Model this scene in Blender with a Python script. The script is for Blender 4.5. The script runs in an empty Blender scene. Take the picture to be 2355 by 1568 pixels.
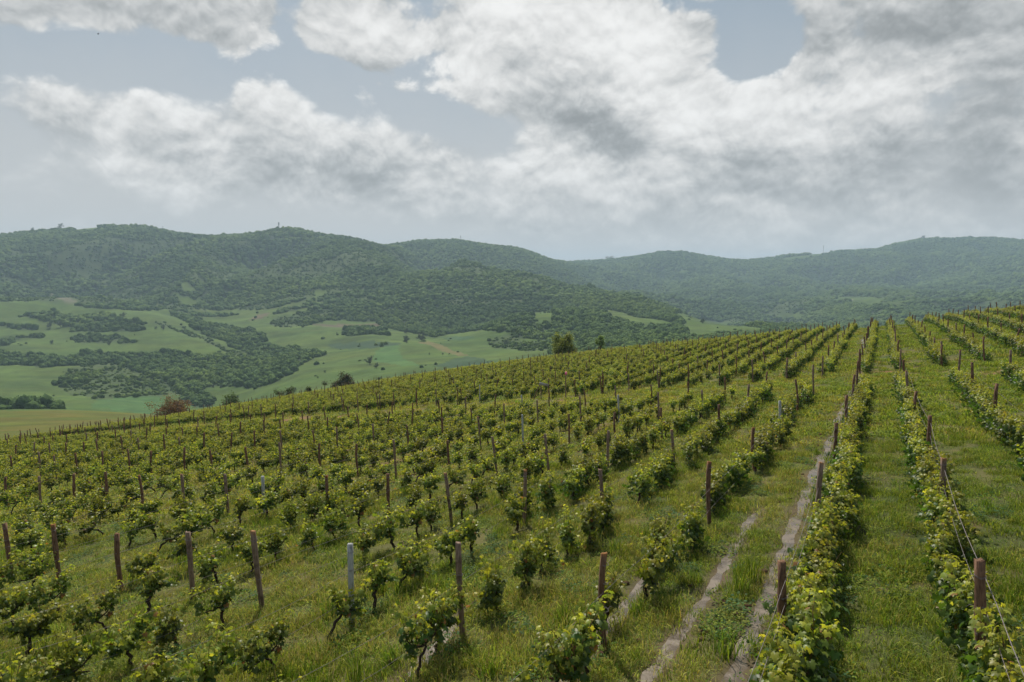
import bpy, math, random
import numpy as np
from mathutils import Vector, Matrix, Euler

rnd = random.Random(7)
rng = np.random.default_rng(11)
scene = bpy.context.scene
R = math.radians

# ------------------------------------------------------------------ camera
F = 1569.0                       # focal length in units of a 2354-wide frame
PITCH = math.atan(144.0 / F)
CP, SP = math.cos(PITCH), math.sin(PITCH)
cam_d = bpy.data.cameras.new('camera')
cam_d.sensor_width = 36
cam_d.lens = 24.0
cam_d.clip_start = 0.1
cam_d.clip_end = 30000
cam = bpy.data.objects.new('camera', cam_d)
scene.collection.objects.link(cam)
cam.location = (0, 0, 0)
cam.rotation_euler = (math.pi / 2 - PITCH, 0, 0)
scene.camera = cam

# ------------------------------------------------------------------ render settings, exposure
scene.view_settings.view_transform = 'Standard'
scene.view_settings.look = 'None'
scene.view_settings.gamma = 1
scene.view_settings.exposure = 0.0
scene.view_settings.use_curve_mapping = False
scene.render.engine = 'CYCLES'
cy = scene.cycles
cy.max_bounces = 4
cy.diffuse_bounces = 2
cy.glossy_bounces = 2
cy.transmission_bounces = 3
cy.transparent_max_bounces = 4
cy.volume_bounces = 0
cy.use_denoising = True
cy.caustics_reflective = False
cy.caustics_refractive = False

# ------------------------------------------------------------------ sun
SUN_AZ, SUN_EL = R(-14), R(52)      # azimuth from +Y towards +X
sd = bpy.data.lights.new('sun', 'SUN')
sd.energy = 5.0
sd.angle = R(1.2)
sd.color = (1.0, 0.94, 0.83)
sun = bpy.data.objects.new('sun', sd)
scene.collection.objects.link(sun)
sdir = Vector((math.sin(SUN_AZ) * math.cos(SUN_EL), math.cos(SUN_AZ) * math.cos(SUN_EL), math.sin(SUN_EL)))
sun.rotation_euler = sdir.to_track_quat('Z', 'Y').to_euler()


class NT:
    """tiny helper to write node trees as expressions"""
    def __init__(self, tree):
        self.t = tree
        self.n = tree.nodes
        self.l = tree.links

    def node(self, typ, **kw):
        nd = self.n.new(typ)
        for k, v in kw.items():
            setattr(nd, k, v)
        return nd

    def put(self, sock, v):
        if isinstance(v, bpy.types.NodeSocket):
            self.l.new(v, sock)
        elif v is not None:
            sock.default_value = v

    def m(self, op, a, b=None, c=None, clamp=False):
        nd = self.node('ShaderNodeMath', operation=op, use_clamp=clamp)
        self.put(nd.inputs[0], a)
        if b is not None: self.put(nd.inputs[1], b)
        if c is not None: self.put(nd.inputs[2], c)
        return nd.outputs[0]

    def v(self, op, a, b=None, scale=None):
        nd = self.node('ShaderNodeVectorMath', operation=op)
        self.put(nd.inputs[0], a)
        if b is not None: self.put(nd.inputs[1], b)
        if scale is not None: self.put(nd.inputs['Scale'], scale)
        return nd.outputs['Value'] if op in ('LENGTH', 'DOT_PRODUCT') else nd.outputs[0]

    def noise(self, vec, scale, detail=4, rough=.5, dist=0, out=0):
        nd = self.node('ShaderNodeTexNoise')
        self.put(nd.inputs['Vector'], vec)
        nd.inputs['Scale'].default_value = scale
        nd.inputs['Detail'].default_value = detail
        nd.inputs['Roughness'].default_value = rough
        nd.inputs['Distortion'].default_value = dist
        return nd.outputs[out]

    def ss(self, x, a, b, lo=0., hi=1.):
        nd = self.node('ShaderNodeMapRange', interpolation_type='SMOOTHSTEP')
        self.put(nd.inputs['Value'], x)
        self.put(nd.inputs['From Min'], a); self.put(nd.inputs['From Max'], b)
        self.put(nd.inputs['To Min'], lo); self.put(nd.inputs['To Max'], hi)
        return nd.outputs[0]

    def mix(self, f, a, b, blend='MIX'):
        nd = self.node('ShaderNodeMix', data_type='RGBA', blend_type=blend)
        self.put(nd.inputs[0], f)
        self.put(nd.inputs[6], a if isinstance(a, bpy.types.NodeSocket) else (*a, 1) if a is not None and len(a) == 3 else a)
        self.put(nd.inputs[7], b if isinstance(b, bpy.types.NodeSocket) else (*b, 1) if b is not None and len(b) == 3 else b)
        return nd.outputs[2]


# ------------------------------------------------------------------ world: Nishita sky under procedural cumulus
def px_azel(x, y):
    xr, yu = (x - 1177) / F, (784 - y) / F
    d = Vector((xr, CP + SP * yu, CP * yu - SP)).normalized()
    return math.atan2(d.x, d.y), math.asin(d.z)

def build_world():
    w = bpy.data.worlds.new('World')
    scene.world = w
    w.use_nodes = True
    w.node_tree.nodes.clear()
    N = NT(w.node_tree)
    STR = 0.1
    sky = N.node('ShaderNodeTexSky', sky_type='NISHITA')
    sky.sun_disc = False
    sky.sun_elevation = SUN_EL
    sky.sun_rotation = SUN_AZ
    sky.altitude = 600
    sky.dust_density = 3.0
    sky.air_density = 1.0
    tc = N.node('ShaderNodeTexCoord')
    D = tc.outputs['Generated']
    sep = N.node('ShaderNodeSeparateXYZ'); N.l.new(D, sep.inputs[0])
    az = N.m('ARCTAN2', sep.outputs[0], sep.outputs[1])
    el = N.m('ARCSINE', sep.outputs[2])
    cmb = N.node('ShaderNodeCombineXYZ'); N.l.new(az, cmb.inputs[0]); N.l.new(el, cmb.inputs[1])
    AE = cmb.outputs[0]

    def blobs(lst):
        acc = None
        for (x, y, sx, sy, rot, wt) in lst:
            a, e = px_azel(x, y)
            mp = N.node('ShaderNodeMapping', vector_type='TEXTURE')
            N.l.new(AE, mp.inputs[0])
            mp.inputs[1].default_value = (a, e, 0)
            mp.inputs[2].default_value = (0, 0, R(rot))
            mp.inputs[3].default_value = (sx / F * .92, sy / F * .92, 1)
            q = N.v('DOT_PRODUCT', mp.outputs[0], mp.outputs[0])
            g = N.m('MULTIPLY', N.m('EXPONENT', N.m('MULTIPLY', q, -1.)), wt)
            acc = g if acc is None else N.m('ADD', acc, g)
        return acc
    # coverage relative to a half-covered sky; x, y in the frame's pixels as directions
    cov = blobs([
        (60, 5, 330, 75, 0, .36), (430, 15, 300, 80, -4, .44), (-300, 0, 300, 120, 0, .2),
        (250, 135, 460, 55, 3, -.46), (740, 190, 100, 105, 25, -.40), (665, 50, 45, 70, 0, -.26), (640, 95, 40, 20, 0, .1),
        (0, 300, 60, 120, 0, -.18), (970, 262, 160, 42, -14, -.34), (1130, 305, 120, 42, -18, -.32),
        (1745, 90, 78, 68, -25, -.66), (1630, 15, 95, 28, -10, -.34), (1690, 160, 50, 40, 0, -.25),
        (110, 240, 110, 60, -6, .24), (300, 262, 180, 80, -14, .38), (560, 235, 70, 50, 0, .16),
        (680, 300, 110, 115, 0, .48), (672, 232, 75, 48, 0, .30), (345, 215, 70, 34, 0, .18), (520, 25, 120, 60, 0, .14), (430, 345, 300, 70, -8, .42), (700, 430, 330, 60, -6, .3), (250, 400, 260, 50, -4, .22), (790, 400, 120, 80, -35, .34),
        (900, 335, 130, 55, -14, .28), (1080, 400, 200, 70, -10, .24),
        (800, 70, 190, 60, -8, .34), (1080, 60, 300, 110, -6, .34), (830, 140, 140, 70, -30, .26), (870, 215, 80, 50, 0, .22),
        (1330, 160, 320, 150, -20, .42), (1600, 110, 85, 90, 10, .24), (1500, 350, 460, 180, -10, .32),
        (2000, 330, 420, 210, 0, .42), (1650, 480, 560, 100, 0, .42), (1000, 465, 220, 60, -15, .32), (1300, 260, 160, 120, 0, .2), (760, 120, 120, 70, -10, .16), (2200, 480, 300, 110, 0, .2), (600, 345, 260, 50, -10, .22), (1330, 330, 130, 90, 0, .2), (2180, 40, 330, 110, 0, .40), (1900, 130, 110, 80, 0, .26), (1960, -60, 300, 80, 0, .2),
    ])
    P = N.v('MULTIPLY', D, (1., 1., 1.35))
    wv = N.node('ShaderNodeTexNoise'); N.put(wv.inputs['Vector'], P)
    wv.inputs['Scale'].default_value = 7.; wv.inputs['Detail'].default_value = 3
    warp = N.v('SCALE', N.v('SUBTRACT', wv.outputs['Color'], (.5, .5, .5)), scale=.055)
    P2 = N.v('ADD', P, warp)
    def puff(p, scale, detail):
        vo = N.node('ShaderNodeTexVoronoi', feature='F1', normalize=True)
        N.put(vo.inputs['Vector'], p)
        vo.inputs['Scale'].default_value = scale; vo.inputs['Detail'].default_value = detail
        vo.inputs['Roughness'].default_value = .55; vo.inputs['Lacunarity'].default_value = 2.1
        return N.m('SUBTRACT', 1., vo.outputs['Distance'])
    def dens(off, det=10, pd=3.):
        p = N.v('ADD', P2, off) if off else P2
        a = N.noise(p, 4.6, det, .59, 0.)
        c = puff(p, 10., pd)
        return N.m('ADD', N.m('MULTIPLY', a, .52), N.m('MULTIPLY', N.m('SUBTRACT', c, .26), .50))
    n0 = dens(None, 12, 4.)
    n1 = dens((0.0, -0.004, 0.013), 9, 4.)
    n2 = dens((0.0, 0.0, 0.085), 3, 1.)
    base = N.m('ADD', N.m('MULTIPLY', N.m('SUBTRACT', n0, .52), 3.4), cov)
    mask = N.ss(base, N.ss(el, .08, .28, -.22, -.06), N.ss(el, .08, .28, .62, .15))
    thick = N.ss(base, 0.10, .85)
    light = N.m('ADD', N.m('MULTIPLY', N.m('SUBTRACT', n0, n1), 5.2), N.m('MULTIPLY', N.m('SUBTRACT', n0, n2), 2.8))
    big = blobs([
        (1250, 40, 330, 140, -25, .32), (1400, 420, 300, 60, 0, .08), (1120, 150, 120, 90, 0, .16), (1480, 200, 170, 120, -35, .20), (1335, 110, 80, 40, 0, -.12),
        (1580, 110, 120, 90, 0, .20), (670, 250, 130, 70, 0, .20), (250, 225, 240, 40, -8, .16), (900, 80, 200, 60, 0, .14),
        (2250, 300, 120, 120, 0, -.34), (2180, 60, 200, 60, 0, -.30), (1390, 290, 110, 34, -20, -.26), (1100, 290, 90, 40, 0, -.10),
        (1890, 120, 130, 60, 0, .14), (2060, 200, 130, 70, 0, .12), (1850, 430, 260, 70, 0, -.10),
        (300, 340, 200, 50, -8, -.10), (1250, 430, 260, 60, -12, .08), (450, 10, 180, 40, 0, .10), (1700, 300, 200, 90, 0, .06),
    ])
    lum = N.m('ADD', N.m('ADD', .57, N.m('MULTIPLY', light, .62)), N.m('MULTIPLY', big, 1.0))
    lum = N.m('SUBTRACT', lum, N.m('MULTIPLY', thick, .12))
    lum = N.ss(lum, -.05, 1.12, .31, .92)
    white = N.mix(lum, (0, 0, 0), (1, 1, 1))
    tint = N.mix(N.ss(lum, .3, .8), (.95, 1.0, 1.02), (1., 1.0, .985))
    cloud = N.mix(1., white, tint, 'MULTIPLY')
    cloud = N.v('SCALE', cloud, scale=1 / STR)
    # clear air, greyed by moisture
    hs = N.node('ShaderNodeHueSaturation')
    hs.inputs['Saturation'].default_value = .62
    hs.inputs['Value'].default_value = 1.0
    N.l.new(sky.outputs[0], hs.inputs['Color'])
    veil = N.v('SCALE', N.mix(0., (.285, .365, .43), (0, 0, 0)), scale=1 / STR)
    clear = N.mix(.74, hs.outputs[0], veil)
    # pale veil towards the horizon
    hz = N.v('SCALE', N.mix(0., (.575, .585, .585), (0, 0, 0)), scale=1 / STR)
    low = N.ss(N.m('ADD', el, N.m('MULTIPLY', N.m('SUBTRACT', n0, .5), .16)), .04, .40, .98, 0.)
    sky1 = N.mix(low, clear, hz)
    lowc = N.ss(el, .0, .18, .62, 0.)
    cl = N.mix(lowc, cloud, hz)
    final = N.mix(mask, sky1, cl)
    # below the horizon: dull ground tone
    bg = N.node('ShaderNodeBackground'); bg.inputs[1].default_value = STR
    N.l.new(final, bg.inputs[0])
    out = N.node('ShaderNodeOutputWorld'); N.l.new(bg.outputs[0], out.inputs[0])
    w.cycles.sampling_method = 'MANUAL'
    w.cycles.sample_map_resolution = 512
build_world()

# ------------------------------------------------------------------ materials
def new_mat(name):
    m = bpy.data.materials.new(name); m.use_nodes = True
    m.node_tree.nodes.clear()
    return m, NT(m.node_tree)

def principled(N, col, rough=.8, spec=.3, bump=None, bstr=.3, bdist=.02):
    b = N.node('ShaderNodeBsdfPrincipled')
    N.put(b.inputs['Base Color'], col if isinstance(col, bpy.types.NodeSocket) else (*col, 1))
    N.put(b.inputs['Roughness'], rough)
    b.inputs['Specular IOR Level'].default_value = spec
    if bump is not None:
        bp = N.node('ShaderNodeBump')
        bp.inputs['Strength'].default_value = bstr
        bp.inputs['Distance'].default_value = bdist
        N.l.new(bump, bp.inputs['Height']); N.l.new(bp.outputs[0], b.inputs['Normal'])
    return b

def finish(N, sh):
    o = N.node('ShaderNodeOutputMaterial'); N.l.new(sh, o.inputs[0])

def attr(N, name='col'):
    a = N.node('ShaderNodeAttribute'); a.attribute_name = name
    return a.outputs['Color']

def leaf_mat(name, trans=.48, rough=.42, spec=.34, vary=.45):
    m, N = new_mat(name)
    c = attr(N)
    oi = N.node('ShaderNodeObjectInfo')
    hs = N.node('ShaderNodeHueSaturation')
    N.put(hs.inputs['Hue'], N.m('ADD', .5 - .012, N.m('MULTIPLY', oi.outputs['Random'], .024)))
    N.put(hs.inputs['Value'], N.m('ADD', 1 - vary / 2, N.m('MULTIPLY', oi.outputs['Random'], vary)))
    N.l.new(c, hs.inputs['Color'])
    c = hs.outputs[0]
    b = principled(N, c, rough, spec)
    t = N.node('ShaderNodeBsdfTranslucent')
    N.put(t.inputs[0], N.mix(1., c, (1.5, 1.45, .65), 'MULTIPLY'))
    mx = N.node('ShaderNodeMixShader'); mx.inputs[0].default_value = trans
    N.l.new(b.outputs[0], mx.inputs[1]); N.l.new(t.outputs[0], mx.inputs[2])
    finish(N, mx.outputs[0])
    return m

M_LEAF = leaf_mat('vine_leaf')
M_GRASS = leaf_mat('grass_blade', .40, .6, .12, .35)
M_TREE = leaf_mat('tree_leaf', .3, .55, .25, .3)

def bark_mat(name, a, b):
    m, N = new_mat(name)
    tc = N.node('ShaderNodeTexCoord')
    n = N.noise(tc.outputs['Object'], 30, 6, .65, .6)
    finish(N, principled(N, N.mix(N.ss(n, .35, .65), a, b), .9, .15, n, .6, .01).outputs[0])
    return m
M_BARK = bark_mat('vine_bark', (.018, .013, .010), (.085, .06, .042))
M_CANE = bark_mat('vine_cane', (.07, .055, .02), (.16, .10, .045))

def wood_mat(name, a, b, lichen=.35):
    m, N = new_mat(name)
    tc = N.node('ShaderNodeTexCoord'); oi = N.node('ShaderNodeObjectInfo')
    p = N.v('ADD', tc.outputs['Object'], N.v('SCALE', (7., 3., 5.), scale=oi.outputs['Random']))
    st = N.v('MULTIPLY', p, (22, 22, 3.))
    n = N.noise(st, 2.2, 8, .65, .3)
    n2 = N.noise(p, 5, 5, .6)
    c = N.mix(N.ss(n, .32, .68), a, b)
    c = N.mix(N.ss(n2, .50, .68, 0, .6), c, tuple(x * .35 for x in a))
    sp = N.node('ShaderNodeSeparateXYZ'); N.l.new(tc.outputs['Object'], sp.inputs[0])
    top = N.ss(N.m('ADD', sp.outputs[2], N.m('MULTIPLY', n2, .30)), 1.72, 1.84, 0, lichen * 1.6)
    c = N.mix(N.m('MULTIPLY', top, N.ss(oi.outputs['Random'], .62, .8)), c, (.36, .15, .025))
    finish(N, principled(N, c, .88, .2, n, .55, .012).outputs[0])
    return m
M_POST = wood_mat('weathered_brown_post', (.085, .045, .028), (.235, .135, .085))
M_POST2 = wood_mat('weathered_grey_brown_post', (.13, .085, .06), (.30, .215, .16))
M_CONC = wood_mat('pale_concrete', (.30, .31, .31), (.46, .46, .45), .05)

def plain(name, col, rough=.6, spec=.3, metal=0.):
    m, N = new_mat(name)
    tc = N.node('ShaderNodeTexCoord')
    n = N.noise(tc.outputs['Object'], 18, 5, .6)
    b = principled(N, N.mix(N.ss(n, .3, .7), tuple(c * .75 for c in col), tuple(min(1, c * 1.2) for c in col)), rough, spec)
    b.inputs['Metallic'].default_value = metal
    finish(N, b.outputs[0]); return m
M_WIRE = plain('rusty_wire', (.22, .19, .185), .8, .2, .0)
M_MAST = plain('galvanised_steel', (.18, .19, .20), .6)
M_BIRD = plain('dark_feathers', (.015, .014, .013), .8)
M_PINK = plain('pink_cloth', (.75, .16, .30), .7)
M_SIGN = plain('grey_board', (.30, .30, .29), .7)

def ground_mat():
    m, N = new_mat('soil_and_turf')
    c = attr(N)
    g = N.node('ShaderNodeNewGeometry'); P = g.outputs['Position']
    n1 = N.noise(P, 9, 8, .7, .2)
    n2 = N.noise(P, .6, 6, .6, .2)
    n3 = N.noise(P, .035, 7, .62, .3)
    v = N.m('ADD', N.m('MULTIPLY', N.m('SUBTRACT', n1, .5), .9), N.m('ADD', N.m('MULTIPLY', N.m('SUBTRACT', n2, .5), .6), N.m('MULTIPLY', N.m('SUBTRACT', n3, .5), .55)))
    hs = N.node('ShaderNodeHueSaturation')
    N.put(hs.inputs['Value'], N.m('ADD', 1., v))
    N.put(hs.inputs['Hue'], N.m('ADD', .5, N.m('MULTIPLY', N.m('SUBTRACT', n2, .5), -.05)))
    N.l.new(c, hs.inputs['Color'])
    finish(N, principled(N, hs.outputs[0], .95, .1, n1, .7, .06).outputs[0])
    return m
M_GROUND = ground_mat()

def far_mat():
    m, N = new_mat('valley_turf')
    c = attr(N)
    g = N.node('ShaderNodeNewGeometry'); P = g.outputs['Position']
    n2 = N.noise(P, .05, 8, .68, .3)
    n3 = N.noise(N.v('MULTIPLY', P, (.25, 1, 1)), .02, 8, .6, 1.2)
    hs = N.node('ShaderNodeHueSaturation')
    v = N.m('ADD', N.m('MULTIPLY', N.m('SUBTRACT', n2, .5), 1.1), N.m('MULTIPLY', N.m('SUBTRACT', n3, .5), .8))
    N.put(hs.inputs['Value'], N.m('ADD', 1., v))
    N.put(hs.inputs['Hue'], N.m('ADD', .5, N.m('MULTIPLY', N.m('SUBTRACT', n3, .5), -.07)))
    N.l.new(c, hs.inputs['Color'])
    finish(N, principled(N, hs.outputs[0], .95, .1, n2, .6, 2.5).outputs[0])
    return m
M_FAR = far_mat()

def water_mat():
    m, N = new_mat('muddy_water')
    g = N.node('ShaderNodeNewGeometry'); P = g.outputs['Position']
    n = N.noise(P, 14, 4, .6, .6)
    n2 = N.noise(P, 2.2, 5, .6, .4)
    c = N.mix(N.ss(n2, .35, .65), (.095, .070, .048), (.17, .133, .10))
    r = N.ss(n2, .42, .62, .18, .6)
    b = principled(N, c, r, .5, n, .35, .03)
    finish(N, b.outputs[0]); return m
M_WATER = water_mat()
M_CLOD = plain('turned_soil', (.085, .05, .03), .95, .1)

def crown_mat():
    m, N = new_mat('woodland_crown')
    oi = N.node('ShaderNodeObjectInfo')
    tc = N.node('ShaderNodeTexCoord')
    n = N.noise(tc.outputs['Object'], 2.6, 4, .7)
    a = N.mix(oi.outputs['Random'], (.044, .086, .022), (.086, .138, .034))
    c = N.mix(N.ss(n, .35, .7), N.mix(1., a, (.8, .82, .8), 'MULTIPLY'), N.mix(1., a, (1.2, 1.2, 1.1), 'MULTIPLY'))
    g = N.node('ShaderNodeNewGeometry')
    n3 = N.noise(g.outputs['Position'], .0045, 6, .65)
    c = N.mix(N.ss(n3, .42, .60, 0, .95), c, N.mix(1., c, (1.5, 1.32, 1.1), 'MULTIPLY'))
    finish(N, principled(N, c, .9, .1, n, .4, .4).outputs[0])
    return m
M_CROWN = crown_mat()

# ------------------------------------------------------------------ mesh helpers
COL = scene.collection

def tag(o, label=None, cat=None, group=None, kind=None):
    if label: o['label'] = label
    if cat: o['category'] = cat
    if group: o['group'] = group
    if kind: o['kind'] = kind
    return o

def mesh_np(name, V, Fc, mat=None, col=None, smooth=False, fcol=None):
    """V (n,3), Fc (m,k) with constant k; col per vertex (n,3); fcol per face (m,3)"""
    V = np.asarray(V, dtype=np.float32); Fc = np.asarray(Fc, dtype=np.int32)
    me = bpy.data.meshes.new(name)
    k = Fc.shape[1]
    me.vertices.add(len(V)); me.vertices.foreach_set('co', V.ravel())
    me.loops.add(Fc.size); me.loops.foreach_set('vertex_index', Fc.ravel())
    me.polygons.add(len(Fc))
    me.polygons.foreach_set('loop_start', np.arange(0, Fc.size, k, dtype=np.int32))
    me.update(calc_edges=True)
    if smooth:
        me.polygons.foreach_set('use_smooth', np.ones(len(Fc), dtype=bool))
    if col is not None:
        a = me.attributes.new('col', 'FLOAT_COLOR', 'POINT')
        c = np.ones((len(V), 4), np.float32); c[:, :3] = col
        a.data.foreach_set('color', c.ravel())
    if fcol is not None:
        a = me.attributes.new('col', 'FLOAT_COLOR', 'CORNER')
        c = np.ones((len(Fc), k, 4), np.float32); c[:, :, :3] = np.asarray(fcol)[:, None, :]
        a.data.foreach_set('color', c.ravel())
    if mat: me.materials.append(mat)
    return me

def obj(name, me, parent=None, loc=None):
    o = bpy.data.objects.new(name, me); COL.objects.link(o)
    if parent: o.parent = parent
    if loc is not None: o.location = loc
    return o

def empty(name, loc, rz=0):
    o = bpy.data.objects.new(name, None); COL.objects.link(o)
    o.location = loc; o.rotation_euler = (0, 0, rz); o.empty_display_size = .2
    return o

class MB:
    def __init__(self): self.V = []; self.F = []; self.n = 0
    def add(self, V, Fc):
        V = np.asarray(V, float); Fc = np.asarray(Fc, int)
        self.V.append(V); self.F.append(Fc + self.n); self.n += len(V)
    def tube(self, P, rad, sides=6, cap=True):
        P = np.asarray(P, float); n = len(P)
        rad = np.broadcast_to(rad, n)
        T = np.gradient(P, axis=0); T /= np.linalg.norm(T, axis=1)[:, None] + 1e-9
        ref = np.array([0., 0, 1]) if abs(T[0][2]) < .8 else np.array([1., 0, 0])
        V = []
        for i in range(n):
            a = np.cross(T[i], ref); a /= np.linalg.norm(a) + 1e-9
            b = np.cross(T[i], a); ref = np.cross(a, T[i]); ref = -ref if ref @ b < 0 and False else ref
            th = np.arange(sides) / sides * 2 * math.pi
            V.append(P[i] + rad[i] * (np.cos(th)[:, None] * a + np.sin(th)[:, None] * b))
        V = np.concatenate(V); Fc = []
        for i in range(n - 1):
            for j in range(sides):
                a, b = i * sides + j, i * sides + (j + 1) % sides
                c, d = b + sides, a + sides
                Fc += [(a, b, c), (a, c, d)]
        if cap:
            e = len(V); V = np.vstack([V, P[-1] + T[-1] * rad[-1] * .3])
            Fc += [((n - 1) * sides + j, (n - 1) * sides + (j + 1) % sides, e) for j in range(sides)]
        self.add(V, Fc)
    def mesh(self, name, mat, smooth=False):
        return mesh_np(name, np.concatenate(self.V), np.concatenate(self.F), mat, smooth=smooth)

# --- 2-D gradient noise in numpy
_perm = np.random.default_rng(3).permutation(4096)
def _h(ix, iy): return _perm[(_perm[ix & 4095] + iy) & 4095]
def pnoise(x, y):
    x = np.asarray(x, float); y = np.asarray(y, float)
    ix = np.floor(x).astype(int); iy = np.floor(y).astype(int)
    fx, fy = x - ix, y - iy
    u = fx * fx * fx * (fx * (fx * 6 - 15) + 10); v = fy * fy * fy * (fy * (fy * 6 - 15) + 10)
    def g(a, b, dx, dy):
        t = _h(a, b) * (2 * math.pi / 4096)
        return np.cos(t) * dx + np.sin(t) * dy
    n00 = g(ix, iy, fx, fy); n10 = g(ix + 1, iy, fx - 1, fy)
    n01 = g(ix, iy + 1, fx, fy - 1); n11 = g(ix + 1, iy + 1, fx - 1, fy - 1)
    return (n00 * (1 - u) + n10 * u) * (1 - v) + (n01 * (1 - u) + n11 * u) * v
def fbm(x, y, o=4, g=.5):
    s = 0; a = 1; t = 0
    for i in range(o):
        s = s + a * pnoise(x * 2 ** i + 17.3 * i, y * 2 ** i - 9.1 * i); t += a; a *= g
    return s / t * 1.4

# ------------------------------------------------------------------ the lie of the land
PHI = math.atan(.5403); S_, C_ = math.sin(PHI), math.cos(PHI)
def uv_xy(u, v): return -v * C_ + u * S_, v * S_ + u * C_
def xy_uv(X, Y): return X * S_ + Y * C_, -X * C_ + Y * S_
COEF = [-4.752, -15.74, 2.794, -1.882, 0.795, -6.987, -1.486, 2.14, -3.158, 4.693, 0.175, -0.956, 2.323, 0.983, -2.587]
PW = [(i, j) for j in range(1)] if False else [(i, j) for i in range(5) for j in range(5 - i)]
def zpoly(X, Y):
    u, v = xy_uv(X, Y); a, b = u / 100, v / 100
    return sum(c * a ** i * b ** j for c, (i, j) in zip(COEF, PW))
def z_of(y, d):
    k = (784 - y) / F
    return d * (k * CP - SP) / (CP + k * SP)

def T(pairs):
    a = np.array(pairs, float); return a[:, 0], a[:, 1]
RCX, RCD = T([(-400, 125), (0, 135), (400, 160), (800, 165), (1300, 150), (1700, 130), (2000, 114), (2354, 100), (2700, 92)])
CURV = [  # (x, y, distance) of successive lines across the land, near to far
    [(-400, 1030, 210), (0, 1012, 210), (250, 996, 210), (420, 985, 215), (600, 965, 215), (1000, 880, 215), (1500, 825, 200), (2000, 790, 180), (2354, 745, 160), (2700, 710, 150)],
    [(-400, 985, 300), (0, 985, 300), (250, 975, 300), (420, 975, 300), (600, 975, 290), (1000, 895, 290), (1500, 840, 280), (2000, 810, 280), (2354, 780, 260), (2700, 740, 250)],
    [(-400, 944, 420), (0, 941, 420), (150, 942, 420), (300, 950, 420), (400, 958, 420), (500, 972, 420), (600, 965, 400), (700, 935, 400), (1000, 880, 400), (1500, 825, 420), (2000, 800, 450), (2354, 780, 450), (2700, 760, 450)],
    [(-400, 936, 600), (0, 936, 600), (200, 938, 600), (400, 943, 620), (500, 945, 620), (600, 928, 580), (700, 905, 540), (850, 878, 540), (1000, 856, 560), (1200, 828, 600), (1350, 810, 620), (1500, 795, 640), (1600, 785, 680), (1750, 775, 740), (1900, 772, 850), (2100, 762, 900), (2354, 742, 950)],
    [(-400, 845, 800), (0, 850, 790), (200, 855, 790), (400, 868, 780), (500, 875, 760), (600, 872, 730), (700, 850, 720), (850, 825, 740), (1000, 812, 760), (1200, 788, 800), (1350, 765, 800), (1500, 757, 810), (1600, 752, 860), (1750, 752, 900), (1900, 758, 1200), (2100, 748, 1250), (2354, 725, 1350)],
    [(-400, 780, 1000), (0, 785, 1000), (200, 788, 1000), (400, 792, 960), (500, 812, 900), (600, 822, 900), (700, 795, 930), (850, 770, 960), (1000, 775, 960), (1100, 757, 960), (1200, 727, 960), (1350, 720, 950), (1450, 733, 960), (1600, 737, 1000), (1750, 757, 1080), (1900, 742, 1500), (2100, 722, 1600), (2354, 705, 1700)],
    [(-400, 705, 1280), (0, 705, 1280), (200, 708, 1280), (342, 715, 1230), (450, 757, 1120), (550, 757, 1120), (700, 742, 1150), (850, 747, 1160), (1000, 765, 1090), (1100, 752, 1090), (1200, 735, 1100), (1350, 719, 1100), (1450, 711, 1150), (1600, 733, 1130), (1750, 775, 1250), (1900, 724, 1800), (2100, 702, 1900), (2354, 690, 1950)],
    [(-400, 665, 1520), (0, 665, 1520), (200, 688, 1470), (342, 698, 1450), (450, 690, 1480), (550, 698, 1450), (700, 690, 1400), (850, 683, 1380), (1000, 683, 1330), (1200, 682, 1310), (1350, 690, 1300), (1450, 680, 1350), (1550, 707, 1370), (1650, 755, 1420), (1750, 752, 1600), (1900, 697, 2100), (2100, 688, 2200), (2354, 672, 2300)],
    [(-400, 590, 1850), (0, 603, 1850), (200, 595, 1850), (450, 600, 1850), (700, 605, 1800), (850, 588, 1780), (911, 594, 1720), (1000, 614, 1650), (1090, 632, 1600), (1200, 642, 1520), (1311, 673, 1500), (1450, 690, 1560), (1600, 740, 1700), (1750, 727, 2000), (1900, 687, 2400), (2100, 683, 2500), (2354, 645, 2650)],
    [(-400, 552, 2200), (0, 546, 2200), (100, 537, 2200), (150, 532, 2200), (245, 524, 2200), (330, 526, 2200), (385, 534, 2200), (470, 542, 2200), (570, 544, 2200), (600, 539, 2200), (650, 529, 2200), (700, 531, 2200), (740, 541, 2180), (800, 549, 2150), (850, 557, 2120), (911, 580, 2080), (1000, 655, 2000), (1200, 690, 1900), (1350, 715, 1900), (1450, 695, 2000), (1600, 700, 2300), (1750, 692, 2450), (1900, 672, 2700), (2100, 665, 2850), (2354, 610, 3000)],
    [(-400, 600, 2800), (0, 600, 2800), (500, 600, 2800), (800, 600, 2750), (870, 580, 2720), (911, 565, 2700), (960, 557, 2700), (1050, 553, 2700), (1100, 560, 2720), (1200, 576, 2760), (1250, 594, 2800), (1290, 608, 2850), (1350, 635, 2900), (1450, 648, 3000), (1600, 650, 3050), (1750, 645, 3100), (1900, 632, 3150), (2100, 600, 3250), (2354, 575, 3350)],
    [(-400, 640, 3700), (0, 640, 3700), (900, 640, 3700), (1200, 612, 3700), (1294, 607, 3700), (1330, 603, 3700), (1390, 599, 3700), (1430, 595, 3700), (1480, 587, 3700), (1520, 582, 3700), (1570, 582, 3700), (1620, 592, 3700), (1670, 599, 3700), (1720, 602, 3700), (1760, 597, 3700), (1790, 589, 3700), (1870, 584, 3700), (1950, 580, 3700), (2010, 575, 3700), (2060, 562, 3700), (2110, 552, 3700), (2180, 551, 3700), (2230, 547, 3700), (2280, 550, 3700), (2354, 558, 3700), (2700, 570, 3700)],
    [(-400, 680, 4600), (2700, 680, 4600)],
    [(-400, 672, 6200), (2700, 672, 6200)],
]
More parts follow.
